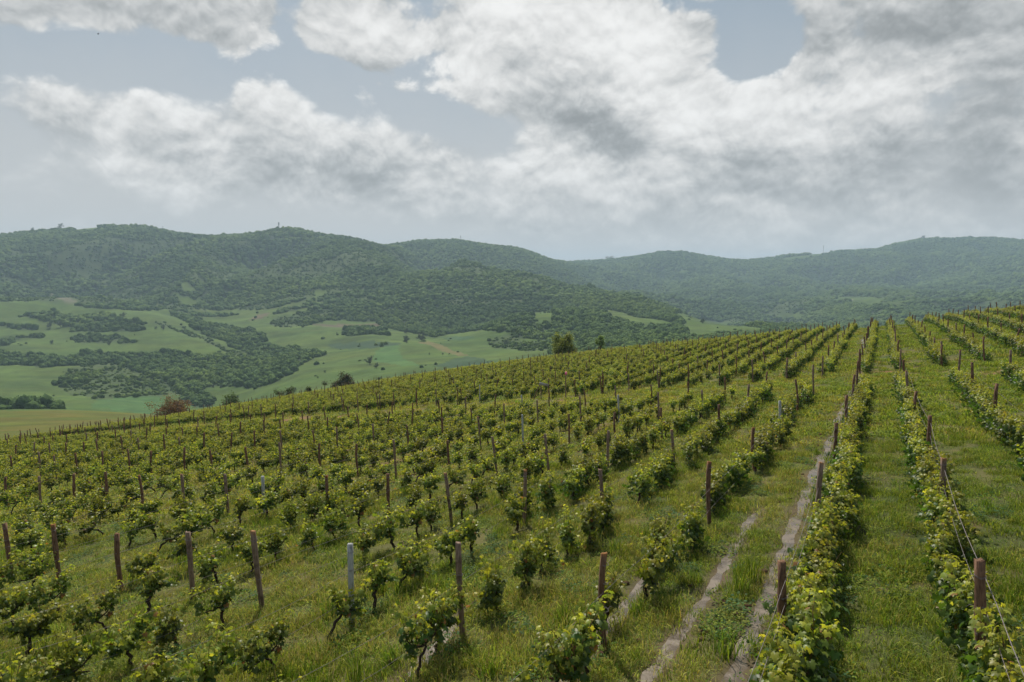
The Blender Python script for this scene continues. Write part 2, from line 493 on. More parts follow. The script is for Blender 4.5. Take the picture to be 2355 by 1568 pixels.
def pchip(x, y, xq):
    """x,y (n,m): n knots for m columns; xq (q,m)"""
    h = np.diff(x, axis=0); dl = np.diff(y, axis=0) / h
    n = len(x); dd = np.zeros_like(y)
    w1 = 2 * h[1:] + h[:-1]; w2 = h[1:] + 2 * h[:-1]
    same = dl[:-1] * dl[1:] > 0
    with np.errstate(all='ignore'):
        hm = (w1 + w2) / (w1 / dl[:-1] + w2 / dl[1:])
    dd[1:-1] = np.where(same, hm, 0); dd[0] = dl[0]; dd[-1] = dl[-1]
    out = np.empty_like(xq)
    for j in range(x.shape[1]):
        i = np.clip(np.searchsorted(x[:, j], xq[:, j]) - 1, 0, n - 2)
        hh = h[i, j]; t = (xq[:, j] - x[i, j]) / hh
        t = np.clip(t, 0, 1)
        out[:, j] = ((1 + 2 * t) * (1 - t) ** 2 * y[i, j] + t * (1 - t) ** 2 * hh * dd[i, j]
                     + t * t * (3 - 2 * t) * y[i + 1, j] + t * t * (t - 1) * hh * dd[i + 1, j])
    return out

DAZ = .17
az_f = np.arange(-56, 56.01, DAZ)
az_c = np.linspace(56, 304, 64)[1:-1]
AZ = np.radians(np.concatenate([az_f, az_c]))
NF = len(az_f)
RAD = np.exp(np.linspace(math.log(2.2), math.log(7400), 500))

def build_height():
    azd = np.degrees(AZ)
    a = np.clip(azd[:NF], -46, 46)
    px = 1177 + F * np.tan(np.radians(a))
    cosa = np.cos(np.radians(a))
    rc = np.interp(px, RCX, RCD)
    kn_d, kn_z = [], []
    Xc, Yc = np.tan(np.radians(a)) * rc, rc
    for f in (.80, .90, 1.0):
        kn_d.append(rc * f); kn_z.append(zpoly(Xc * f, Yc * f))
    # just past the brow
    ysil = 784 - F * (Yc * SP + kn_z[-1] * CP) / (Yc * CP - kn_z[-1] * SP)
    drop = np.interp(px, [0, 300, 500], [-3, 0, 14])
    kn_d.append(rc * 1.18); kn_z.append(z_of(ysil + drop, rc * 1.18))
    for ci, c in enumerate(CURV):
        c = np.array(c, float)
        y = np.interp(px, c[:, 0], c[:, 1]); d = np.interp(px, c[:, 0], c[:, 2])
        k = 25 if ci < 9 else 9
        ker = np.hanning(k + 2)[1:-1]; ker /= ker.sum()
        y = np.convolve(np.pad(y, k // 2, 'edge'), ker, 'valid'); d = np.convolve(np.pad(d, k // 2, 'edge'), ker, 'valid')
        kn_d.append(d); kn_z.append(z_of(y, d))
    kn_d.append(np.full_like(rc, 9000.)); kn_z.append(z_of(668., kn_d[-1]))
    kd = np.array(kn_d); kz = np.array(kn_z)
    D = RAD[:, None] * cosa[None, :]           # depth for each radius
    Z = pchip(kd, kz, D)
    Xp = RAD[:, None] * np.sin(np.radians(a)); Yp = D
    near = zpoly(Xp, Yp)
    t = np.clip((D - rc * .82) / (rc * .12), 0, 1); t = t * t * (3 - 2 * t)
    Z = np.where(D < rc, near * (1 - t) + Z * t, Z)
    # round the back, from the right edge to the left edge
    tb = (np.degrees(AZ[NF:]) - 56) / (304 - 56); tb = tb * tb * (3 - 2 * tb)
    Zb = Z[:, -1:] * (1 - tb) + Z[:, :1] * tb
    Z = np.hstack([Z, Zb])
    X = RAD[:, None] * np.sin(AZ); Y = RAD[:, None] * np.cos(AZ)
    r = RAD[:, None] * np.ones_like(X)
    # spurs and gullies of the mountains
    wx = X + 160 * pnoise(X / 500, Y / 500); wy = Y + 160 * pnoise(X / 500 + 40, Y / 500)
    ridge = (1 - 2 * np.abs(fbm(wx / 400, wy / 1000, 4, .45))) * .5
    m = np.clip((r - 1250) / 500, 0, 1)
    el0 = np.arctan2(Z, r); fut = np.maximum.accumulate(el0[::-1], axis=0)[::-1]     # highest line still to come
    tp = np.clip((fut - el0) / .022, .12, 1)
    Z += m * tp * (150 * (ridge - .30) + 18 * fbm(wx / 130 + 9, wy / 160, 4)) + m * 5 * fbm(X / 120, Y / 200, 3)
    m2 = np.clip((r - 450) / 300, 0, 1) * (1 - m)
    Z += m2 * (7 * fbm(X / 140, Y / 140, 4))
    # small bumps of the vineyard turf
    m3 = np.clip(1 - (r - 60) / 120, 0, 1)
    Z += m3 * (.05 * fbm(X / 1.1, Y / 1.1, 4) + .12 * fbm(X / 7, Y / 7, 2))
    return X, Y, Z
GX, GY, GZ = build_height()
LR0, LRS = math.log(RAD[0]), math.log(RAD[1] / RAD[0])
def H(X, Y):
    X = np.asarray(X, float); Y = np.asarray(Y, float)
    r = np.hypot(X, Y); a = np.degrees(np.arctan2(X, Y))
    i = np.clip((np.log(np.maximum(r, 2.21)) - LR0) / LRS, 0, len(RAD) - 1.001)
    j = np.clip((a + 56) / DAZ, 0, NF - 1.001)
    i0 = i.astype(int); j0 = j.astype(int); fi = i - i0; fj = j - j0
    return (GZ[i0, j0] * (1 - fi) * (1 - fj) + GZ[i0 + 1, j0] * fi * (1 - fj) + GZ[i0, j0 + 1] * (1 - fi) * fj + GZ[i0 + 1, j0 + 1] * fi * fj)
def h(x, y): return float(H(x, y))
_ds = np.exp(np.linspace(math.log(2.3), math.log(6500), 6000))
def at(x, y, zoff=0.):
    """ground point seen in direction (x, y)"""
    xr, yu = (x - 1177) / F, (784 - y) / F
    dx, dy, dz = xr, CP + SP * yu, CP * yu - SP
    X, Y, Zr = dx * _ds, dy * _ds, dz * _ds
    g = H(X, Y) + zoff
    i = np.argmax(Zr < g)
    if not (Zr < g).any(): i = len(_ds) - 1
    return np.array([X[i], Y[i], float(H(X[i], Y[i]))])
def project(X, Y, Z):
    f = Y * CP - Z * SP; up = Y * SP + Z * CP
    f = np.where(np.abs(f) < 1e-3, 1e-3, f)
    return 1177 + F * X / f, 784 - F * up / f
# visibility of far ground: running maximum of elevation along every bearing
ELEV = np.arctan2(GZ, RAD[:, None]); CUM = np.maximum.accumulate(ELEV, axis=0)
def hidden(X, Y, Ztop, slack=.0005):
    r = np.hypot(X, Y); a = np.degrees(np.arctan2(X, Y))
    i = np.clip(((np.log(r) - LR0) / LRS).astype(int) - 1, 0, len(RAD) - 1)
    j = np.clip(((a + 56) / DAZ).astype(int), 0, NF - 1)
    return np.arctan2(Ztop, r) < CUM[i, j] - slack

def inpoly(X, Y, poly):
    poly = np.asarray(poly); ins = np.zeros(np.shape(X), bool)
    x1, y1 = poly[-1]
    for x2, y2 in poly:
        c = ((y1 > Y) != (y2 > Y))
        with np.errstate(all='ignore'):
            ins ^= c & (X < (x2 - x1) * (Y - y1) / (y2 - y1) + x1)
        x1, y1 = x2, y2
    return ins

# land cover: outlines seen in the photograph, carried onto the land
def Z1(l): return [(x * .3417, y * .3417 + 488.5) for x, y in l]
def Z2(l): return [(x * .3417 + 747.1, y * .3417 + 488.5) for x, y in l]
def Z3(l): return [(x * .3651 + 1494.2, y * .3651 + 488.5) for x, y in l]
def Z6(l): return [(x * .3417, y * .3417 + 747) for x, y in l]
def world(poly): return np.array([at(x, y)[:2] for x, y in poly])

WOOD = [
    Z1([(0, 650), (180, 655), (330, 660), (520, 650), (700, 655), (830, 690), (1070, 738), (960, 760), (990, 800), (480, 800), (430, 760), (300, 725), (180, 700), (0, 668)]),
    Z1([(-300, 700), (0, 725), (120, 720), (340, 765), (320, 785), (150, 790), (0, 752), (-300, 740)]),
    Z1([(-300, 810), (0, 815), (120, 800), (310, 800), (390, 838), (100, 850), (60, 895), (-300, 930)]),
    Z1([(400, 825), (560, 812), (800, 812), (975, 850), (900, 876), (650, 880), (500, 868)]),
    Z6([(-300, 170), (0, 170), (300, 190), (450, 200), (560, 150), (800, 170), (1050, 155), (1330, 165), (1480, 195), (1700, 215), (1850, 270), (1960, 310), (1890, 372), (1720, 430), (1600, 405), (1400, 412), (1330, 450), (1440, 490), (1430, 545), (1320, 560), (1240, 500), (1160, 400), (1010, 350), (860, 295), (730, 245), (640, 265), (350, 285), (0, 275), (-300, 270)]),
    Z6([(360, 370), (460, 350), (560, 310), (700, 290), (680, 350), (460, 430), (360, 410)]),
    Z1([(1250, 740), (1400, 728), (1480, 745), (1620, 750), (1770, 790), (1800, 865), (1980, 880), (2140, 935), (2240, 945), (2100, 985), (2000, 1040), (1950, 1093), (1830, 1040), (1700, 960), (1550, 900), (1400, 830)]),
    Z1([(1110, 640), (1180, 600), (1300, 600), (1480, 655), (1735, 680), (1710, 698), (1400, 702), (1260, 742), (1150, 690)]),
    Z2([(90, 785), (200, 770), (400, 785), (430, 828), (150, 830)]),
    Z2([(1100, 790), (1260, 800), (1250, 838), (1420, 850), (1500, 870), (1510, 905), (1530, 960), (2300, 960), (2260, 890), (2150, 850), (2000, 790), (1880, 740), (1740, 725), (1700, 700), (1540, 685), (1440, 720), (1300, 700)]),
    Z2([(1960, 640), (2060, 690), (2170, 720), (2400, 750), (2700, 780), (2700, 640), (2400, 600), (2100, 560)]),
    Z3([(0, 600), (130, 655), (270, 680), (270, 705), (0, 698)]),
    Z3([(-30, 715), (200, 715), (240, 745), (420, 745), (720, 760), (900, 700), (900, 900), (-30, 900)]),
    Z6([(0, 545), (400, 545), (410, 568), (0, 572)]),
]
SCRUB = [
    Z6([(450, 300), (700, 250), (860, 295), (1010, 350), (1160, 400), (1250, 450), (1100, 480), (620, 500), (400, 430)]),
    Z1([(1050, 740), (1200, 740), (1500, 900), (1700, 970), (1950, 1093), (1800, 1093), (1500, 930), (1250, 820)]),
    Z2([(1100, 860), (1250, 830), (1500, 870), (1530, 930), (1350, 930), (1150, 910)]),
    Z2([(1740, 690), (1900, 720), (2150, 780), (2400, 860), (2250, 880), (2000, 790)]),
]
OPEN = [  # meadows among the forest
    Z1([(1170, 515), (1310, 500), (1330, 532), (1240, 545)]),
    Z1([(1240, 585), (1370, 590), (1380, 625), (1270, 605)]),
    Z1([(1060, 655), (1110, 645), (1150, 690), (1240, 745), (1210, 750), (1120, 710)]),
    Z1([(1470, 650), (1740, 657), (1880, 640), (2050, 590), (2120, 560), (2115, 525), (2205, 525), (2170, 560), (2060, 615), (1870, 665), (1740, 730), (1740, 752), (1370, 718), (1450, 700), (1710, 698), (1735, 676)]),
    Z1([(350, 520), (500, 590), (700, 640), (560, 630), (420, 610), (340, 560)]),
    Z1([(490, 105), (660, 100), (670, 118), (500, 128)]),
    Z2([(1760, 655), (1900, 655), (2040, 685), (2070, 700), (2355, 745), (2355, 765), (2150, 760), (2100, 730), (1950, 700), (1780, 665)]),
    Z2([(1320, 690), (1400, 668), (1510, 665), (1540, 684), (1430, 700)]),
    Z3([(795, 650), (830, 627), (960, 630), (1010, 635), (950, 648), (1000, 655), (900, 668), (820, 668)]),
    Z3([(1080, 535), (1270, 525), (1550, 540), (1530, 548), (1400, 545), (1300, 548), (1150, 540)]),
    Z3([(1040, 578), (1130, 572), (1100, 585), (1050, 586)]),
    Z3([(1360, 572), (1640, 590), (1650, 600), (1480, 588), (1370, 582)]),
    Z3([(830, 290), (1000, 268), (1090, 250), (1140, 258), (1000, 290), (850, 306)]),
    Z3([(130, 375), (200, 365), (270, 378), (200, 388)]),
    Z3([(205, 712), (450, 702), (620, 716), (730, 738), (700, 752), (420, 754), (240, 754)]),
    Z3([(130, 650), (300, 662), (480, 690), (500, 705), (380, 700), (270, 690)]),
]
PATCH = [  # (outline, colour)
    (Z2([(0, 888), (120, 880), (350, 868), (520, 880), (480, 895), (300, 915), (100, 922)]), (.038, .070, .032)),
    (Z2([(720, 1035), (850, 990), (960, 970), (1050, 980), (1130, 1000), (1000, 1060)]), (.042, .076, .032)),
    (Z2([(780, 842), (900, 832), (1010, 838), (960, 858), (850, 862)]), (.046, .09, .036)),
    (Z2([(320, 1000), (340, 930), (400, 905), (500, 890), (495, 940), (540, 990), (640, 1030), (500, 1030)]), (.062, .125, .034)),
    (Z2([(620, 875), (700, 865), (830, 920), (960, 960), (900, 965), (760, 920)]), (.13, .12, .045)),
    (Z1([(1670, 725), (1740, 685), (1830, 665), (1790, 700), (1720, 728)]), (.11, .09, .05)),
    (Z1([(2110, 755), (2355, 752), (2700, 745), (2700, 758), (2200, 770)]), (.10, .085, .05)),
    (Z6([(650, 500), (800, 480), (1150, 480), (1130, 560), (1000, 600), (850, 580), (620, 560)]), (.064, .125, .036)),
    (Z1([(350, 540), (430, 570), (520, 610), (430, 600), (370, 575)]), (.13, .125, .08)),
    (Z3([(1215, 550), (1280, 548), (1270, 556), (1230, 558)]), (.24, .21, .17)),
]
FBX, FBY = T([(-400, 693), (0, 693), (116, 692), (205, 707), (307, 714), (400, 712), (500, 712), (590, 712), (591, 742), (650, 752), (700, 752), (747, 736), (867, 738), (875, 750), (930, 763), (1000, 774), (1060, 764), (1116, 758), (1174, 763), (1250, 776), (1270, 792), (1300, 815), (1500, 830), (3000, 830)])

WOODW = [world(p) for p in WOOD]; SCRUBW = [world(p) for p in SCRUB]; OPENW = [world(p) for p in OPEN]; PATCHW = [(world(p), c) for p, c in PATCH]

def cover(X, Y, Z):
    """0 grass, 1 wood, 2 scrub"""
    jx = 9 * (pnoise(X / 26, Y / 26) + .6 * pnoise(X / 9, Y / 9 + 7)) * np.clip(np.hypot(X, Y) / 1500, .3, 1.6)
    jy = 14 * pnoise(X / 26 + 50, Y / 26) * np.clip(np.hypot(X, Y) / 1500, .3, 1.6)
    Xj, Yj = X + jx, Y + jy
    px, py = project(X, Y, Z)
    r = np.hypot(X, Y)
    az = np.abs(np.degrees(np.arctan2(X, Y)))
    frst = (py < np.interp(px, FBX, FBY) + 3 * pnoise(X / 20, Y / 20)) & (r > 640) | (r > 1900) | ((az > 44) & (r > 1300))
    frst &= ~((px > 1280) & (r < 760))
    c = np.where(frst, 1, 0)
    for p in SCRUBW: c = np.where(inpoly(Xj, Yj, p) & (c == 0), 2, c)
    k = np.clip(1 + 2.6 / np.maximum(-Z, 40), 1, 1.05)
    for p in WOODW: c = np.where(inpoly(Xj, Yj, p) & inpoly(Xj * k, Yj * k, p), 1, c)
    sl = (fbm(X / 260 + 12, Y / 130, 5) > .12) & (c == 1) & (r > 1150) & (r < 2300)
    c = np.where(sl, 2, c)
    k2 = np.where(Z < -25, np.clip(1 + 4.5 / np.maximum(-Z, 30), 1, 1.06), 1)
    for p in OPENW: c = np.where(inpoly(X + jx * .4, Y + jy * .4, p) | inpoly((X + jx * .4) * k2, (Y + jy * .4) * k2, p), 0, c)
    c = np.where(r < 440, 0, c)
    return c

def in_vineyard(X, Y, m=0.):
    d = Y; px = 1177 + F * X / np.maximum(Y, 1)
    return (Y > 1) & (d < np.interp(px, RCX, RCD) * (1.03 + m))

# ruts with water: centre lines on the ground, widths
RUTS = [
    ('long', [(1640, 1600), (1690, 1560), (1722, 1480), (1752, 1400), (1785, 1325), (1822, 1220), (1850, 1150), (1872, 1090), (1902, 1035), (1928, 960), (1945, 925), (1958, 898)], .21),
    ('far', [(1975, 872), (1980, 845), (1982, 832), (1984, 800), (1984, 768)], .22),
    ('middle', [(1470, 1590), (1545, 1480), (1598, 1405), (1648, 1330), (1688, 1258), (1722, 1200), (1748, 1165)], .15),
    ('left', [(1270, 1600), (1310, 1545), (1370, 1475), (1432, 1400), (1490, 1325), (1512, 1298)], .16),
    ('small', [(930, 1560), (985, 1500), (1035, 1445), (1072, 1408)], .17),
]
RUTW = []
for nm, pts, wd in RUTS:
    w = np.array([at(x, y)[:2] for x, y in pts])
    s = np.r_[0, np.cumsum(np.hypot(*np.diff(w, axis=0).T))]
    q = np.arange(0, s[-1], .12)
    RUTW.append((nm, np.c_[np.interp(q, s, w[:, 0]), np.interp(q, s, w[:, 1])], wd))
def rut_dist(X, Y):
    X = np.asarray(X); Y = np.asarray(Y); d = np.full(X.shape, 99.)
    near = np.where((np.hypot(X, Y) < 110))
    xn, yn = X[near], Y[near]; dn = np.full(xn.shape, 99.)
    for _, w, wd in RUTW:
        for i in range(0, len(w), 3):
            dn = np.minimum(dn, np.hypot(xn - w[i, 0], yn - w[i, 1]))
    d[near] = dn
    return d

# shallow channels under the water
_rd = rut_dist(GX, GY)
GZ -= .07 * np.exp(-(_rd / .3) ** 2)

def ground_colour(X, Y, Z):
    r = np.hypot(X, Y)
    cv = cover(X, Y, Z)
    n = fbm(X / 90, Y / 60, 4)
    field = np.array([.066, .106, .022])
    col = field * (1 + .55 * n[..., None] + .30 * fbm(X / 30, Y / 14, 4)[..., None]) + np.array([.02, .01, 0]) * np.clip(fbm(X / 240 + 5, Y / 240, 3), 0, 1)[..., None]
    for p, c in PATCHW:
        k = inpoly(X + 3 * pnoise(X / 9, Y / 9), Y, p)
        col = np.where(k[..., None], np.array(c), col)
    px, py = project(X, Y, Z)
    brown = (px < 430) & (py > 944) & (r < 520)
    bn = np.clip(.55 + fbm(X / 45, Y / 20, 4) * 1.1, 0, 1)[..., None]
    col = np.where(brown[..., None], np.array([.072, .104, .014]) * (1 - bn) + np.array([.110, .098, .018]) * bn, col)
    col = np.where((cv == 2)[..., None], np.array([.060, .088, .030]), col)
    col = np.where((cv == 1)[..., None], np.array([.032, .052, .020]), col)
    # vineyard floor
    viney = in_vineyard(X, Y, .1)
    u, v = xy_uv(X, Y)
    n1 = fbm(X / 2.2, Y / 2.2, 4)[..., None]; n2 = fbm(X / 11 + 3, Y / 11, 3)[..., None]
    t = np.clip(.5 + .9 * n1 + .4 * n2, 0, 1)
    vc = np.array([.060, .085, .026]) * (1 - t) + np.array([.150, .125, .050]) * t
    soil = soil_amount(X, Y)[..., None]
    vc = vc * (1 - soil) + np.array([.215, .115, .060]) * soil
    wet = np.exp(-(_rd / .30) ** 2)[..., None] if X.shape == _rd.shape else 0
    vc = vc * (1 - wet) + np.array([.115, .082, .055]) * wet
    col = np.where(viney[..., None], vc, col)
    return col

def soil_amount(X, Y):
    u, v = xy_uv(X, Y)
    lane = np.exp(-((u - 53.5 - .02 * v) / 3.2) ** 2) * np.clip((v - 12) / 12, 0, 1) * np.clip(.25 + 1.6 * fbm(u / 5, v / 9, 3), 0, .9)
    strip = .8 * np.clip(fbm(u / 16, v / 3.0 + 8, 3) * 2.6 - .15, 0, 1) * np.clip((u - 17) / 8, 0, 1) * np.clip((v - 9) / 8, 0, 1) * np.clip((70 - u) / 15, 0, 1) * .9
    clod = np.clip(fbm(X / 1.3 + 31, Y / 1.3, 3) * 3.4 - 1.25, 0, 1) * .8
    d1 = np.exp(-(((u - 57.5) / 1.3) ** 2 + ((v + .3) / 1.6) ** 2)) + np.exp(-(((u - 52) / 1.2) ** 2 + ((v + 7) / 2.4) ** 2))
    clod = np.maximum(clod, np.clip(d1 * (1 + fbm(X * 1.5, Y * 1.5, 2)), 0, 1))
    return np.clip(np.maximum(np.maximum(lane, strip), clod), 0, 1) * (np.hypot(X, Y) < 170)

def build_terrain():
    col = ground_colour(GX, GY, GZ)
    nr, na = GX.shape
    i, j = np.meshgrid(np.arange(nr - 1), np.arange(na), indexing='ij')
    j2 = (j + 1) % na
    quad = np.stack([i * na + j, (i + 1) * na + j, (i + 1) * na + j2, i * na + j2], -1)
    V = np.stack([GX, GY, GZ], -1)
    rings = [(0, np.searchsorted(RAD, 250), 'ground', M_GROUND), (np.searchsorted(RAD, 250), np.searchsorted(RAD, 1300), 'valley', M_FAR), (np.searchsorted(RAD, 1300), nr - 1, 'hills', M_FAR)]
    for a, b, name, mat in rings:
        q = quad[a:b].reshape(-1, 4) - a * na
        v = V[a:b + 1].reshape(-1, 3); c = col[a:b + 1].reshape(-1, 3)
        if a == 0:   # close the hole at the foot of the camera
            v = np.vstack([v, [[0, 0, float(GZ[0].mean())]]]); c = np.vstack([c, c[:1]])
            tri = np.array([[k, (k + 1) % na, len(v) - 1, len(v) - 1] for k in range(na)])
            me = mesh_np(name, v, q[:, ::-1], mat, c, smooth=True)
        else:
            me = mesh_np(name, v, q[:, ::-1], mat, c, smooth=True)
        tag(obj(name, me), kind='structure')
build_terrain()

# ------------------------------------------------------------------ geometry-node scatter (only for stuff)
def proto_collection(name, meshes):
    c = bpy.data.collections.new(name)
    for i, me in enumerate(meshes):
        o = bpy.data.objects.new('%s_kind_%02d' % (name, i), me); c.objects.link(o)
    return c

def scatter(name, P, rot, scl, idx, coll, label, cat):
    me = bpy.data.meshes.new(name)
    P = np.asarray(P, np.float32)
    me.vertices.add(len(P)); me.vertices.foreach_set('co', P.ravel())
    a = me.attributes.new('rot', 'FLOAT_VECTOR', 'POINT'); a.data.foreach_set('vector', np.asarray(rot, np.float32).ravel())
    a = me.attributes.new('scl', 'FLOAT_VECTOR', 'POINT'); a.data.foreach_set('vector', np.asarray(scl, np.float32).ravel())
    a = me.attributes.new('idx', 'INT', 'POINT'); a.data.foreach_set('value', np.asarray(idx, np.int32))
    o = obj(name, me)
    g = bpy.data.node_groups.new(name, 'GeometryNodeTree')
    g.interface.new_socket('Geometry', in_out='INPUT', socket_type='NodeSocketGeometry')
    g.interface.new_socket('Geometry', in_out='OUTPUT', socket_type='NodeSocketGeometry')
    n = g.nodes
    gi = n.new('NodeGroupInput'); go = n.new('NodeGroupOutput')
    ci = n.new('GeometryNodeCollectionInfo'); ci.inputs[0].default_value = coll
    ci.inputs['Separate Children'].default_value = True; ci.inputs['Reset Children'].default_value = True
    ip = n.new('GeometryNodeInstanceOnPoints'); ip.inputs['Pick Instance'].default_value = True
    def na(nm, t):
        x = n.new('GeometryNodeInputNamedAttribute'); x.data_type = t; x.inputs[0].default_value = nm
        return x.outputs[0]
    g.links.new(gi.outputs[0], ip.inputs['Points']); g.links.new(ci.outputs[0], ip.inputs['Instance'])
    g.links.new(na('idx', 'INT'), ip.inputs['Instance Index'])
    g.links.new(na('rot', 'FLOAT_VECTOR'), ip.inputs['Rotation']); g.links.new(na('scl', 'FLOAT_VECTOR'), ip.inputs['Scale'])
    g.links.new(ip.outputs[0], go.inputs[0])
    md = o.modifiers.new('scatter', 'NODES'); md.node_group = g
    tag(o, label, cat, kind='stuff')
    return o

def icos(sub):
    import bmesh
    bm = bmesh.new(); bmesh.ops.create_icosphere(bm, subdivisions=sub, radius=1)
    V = np.array([v.co[:] for v in bm.verts]); Fc = np.array([[v.index for v in f.verts] for f in bm.faces])
    bm.free(); return V, Fc
ICO2, ICO3 = icos(2), icos(3)

def crown_mesh(i, ico, leafy=0):
    V, Fc = ico; V = V.copy(); g = np.random.default_rng(100 + i)
    d = V / np.linalg.norm(V, axis=1)[:, None]
    off = g.uniform(0, 50, 3)
    k = 1 + .55 * pnoise(d[:, 0] * 2.2 + off[0] + d[:, 2] * 1.7, d[:, 1] * 2.2 + off[1]) + .40 * pnoise(d[:, 0] * 5 + off[2], d[:, 2] * 5 + d[:, 1] * 4)
    V = d * k[:, None]
    V += g.normal(0, .05, V.shape)
    V[:, 2] = np.maximum(V[:, 2] * .95 + .80, -.1)
    V[:, :2] *= .5; V[:, 2] *= .5
    Vs, Fs = [V], [Fc]
    if leafy:
        n = leafy
        dd = g.normal(0, 1, (n, 3)); dd /= np.linalg.norm(dd, axis=1)[:, None]; dd[:, 2] = np.abs(dd[:, 2]) * 1.0 - .25 * g.random(n)
        c = dd * np.array([.52, .52, .50]) * g.uniform(.8, 1.15, n)[:, None] + np.array([0, 0, .40])
        a = g.normal(0, 1, (n, 3)); a /= np.linalg.norm(a, axis=1)[:, None]
        b = np.cross(a, g.normal(0, 1, (n, 3))); b /= np.linalg.norm(b, axis=1)[:, None]
        s = g.uniform(.03, .085, n)[:, None]
        q = np.stack([c + a * s, c + b * s, c - a * s * .8], 1).reshape(-1, 3)
        Fs.append(np.arange(n * 3).reshape(-1, 3) + len(V)); Vs.append(q)
    return mesh_np('crown', np.concatenate(Vs), np.concatenate(Fs), M_CROWN)

def woodland():
    far = [crown_mesh(i, ICO2, 40) for i in range(6)]
    near = [crown_mesh(20 + i, ICO3, 420) for i in range(6)]
    coll = proto_collection('crown', far + near)
    P, Rr, Sc, Ix = [], [], [], []
    for r0, r1, sp in ((440, 1300, 4.7), (1300, 2000, 5.8), (2000, 2900, 7.0), (2900, 4950, 9.4)):
        a0 = R(43)
        n = int(a0 * (r1 ** 2 - r0 ** 2) / sp ** 2)
        r = np.sqrt(rng.uniform(r0 ** 2, r1 ** 2, n)); a = rng.uniform(-a0, a0, n)
        X, Y = r * np.sin(a), r * np.cos(a); Z = H(X, Y)
        c = cover(X, Y, Z)
        gap = fbm(X / 30 + 3, Y / 30, 2)
        keep = (c == 1) & ((gap > -.42) | (r > 1400)) | (c == 2) & (rng.random(n) < .8) & (gap > -.3)
        # odd bushes out in the meadows
        keep |= (c == 0) & (r > 520) & (r < 1350) & (fbm(X / 60, Y / 60, 2) > .22) & (rng.random(n) < .03)
        keep &= ~hidden(X, Y, Z + 14)
        X, Y, Z, c, r = X[keep], Y[keep], Z[keep], c[keep], r[keep]; m = len(X)
        size = sp * rng.uniform(.6, 1.5, m) ** 1.2 * np.where(c == 1, 1.18, .46 + .35 * rng.random(m) ** 2) * (1 + .3 * fbm(X / 80, Y / 80, 2))
        P.append(np.c_[X, Y, Z - .26 * size]); Rr.append(np.c_[np.zeros(m), np.zeros(m), rng.uniform(0, 6.28, m)])
        Sc.append(np.c_[size, size, size * rng.uniform(.7, 1.3, m)])
        Ix.append(rng.integers(0, 6, m) + (6 if r1 <= 1300 else 0))
        print('wood', r0, m)
    scatter('woodland', np.concatenate(P), np.concatenate(Rr), np.concatenate(Sc), np.concatenate(Ix), coll,
            'deciduous woodland and scrub covering the valley sides and mountains', 'woodland')
woodland()

# ------------------------------------------------------------------ leaves, shoots and vines
LEAF_OUT = np.array([(0, -.06, 0), (.20, -.34, -.05), (.47, -.20, -.10), (.40, .04, -.03), (.60, .30, -.14), (.30, .33, -.02), (0, .70, -.12),
                     (-.30, .33, -.02), (-.60, .30, -.14), (-.40, .04, -.03), (-.47, -.20, -.10), (-.20, -.34, -.05)], float)
LEAF_V = np.vstack([[(0, .06, .04)], LEAF_OUT])
LEAF_F = np.array([(0, i, i % 12 + 1) for i in range(1, 13)])
LEAF_LO_V = np.array([(0, -.12, 0), (.5, -.1, -.10), (.45, .35, -.08), (0, .65, -.12), (-.45, .35, -.08), (-.5, -.1, -.10), (0, .1, .05)], float)
LEAF_LO_F = np.array([(6, i, (i + 1) % 6) for i in range(6)])

def leaves_to_mesh(L, hi=True, name='foliage', mat=None):
    """L: arrays pos (n,3), normal (n,3), dir (n,3), size (n), colour (n,3)"""
    pos, nor, dr, size, col = L
    lv, lf = (LEAF_V, LEAF_F) if hi else (LEAF_LO_V, LEAF_LO_F)
    n = len(pos)
    nor = nor / (np.linalg.norm(nor, axis=1)[:, None] + 1e-9)
    y = dr - nor * (dr * nor).sum(1)[:, None]; y /= np.linalg.norm(y, axis=1)[:, None] + 1e-9
    x = np.cross(y, nor)
    W = pos[:, None, :] + size[:, None, None] * (lv[None, :, 0:1] * x[:, None, :] + lv[None, :, 1:2] * y[:, None, :] + lv[None, :, 2:3] * nor[:, None, :] * 1.6)
    V = W.reshape(-1, 3); Fc = (lf[None] + (np.arange(n) * len(lv))[:, None, None]).reshape(-1, 3)
    fc = np.repeat(col, len(lf), 0)
    return mesh_np(name, V, Fc, mat or M_LEAF, fcol=fc)

C_OLD = np.array([.050, .094, .016]); C_MID = np.array([.170, .215, .028]); C_NEW = np.array([.40, .375, .054]); C_RED = np.array([.24, .12, .035])

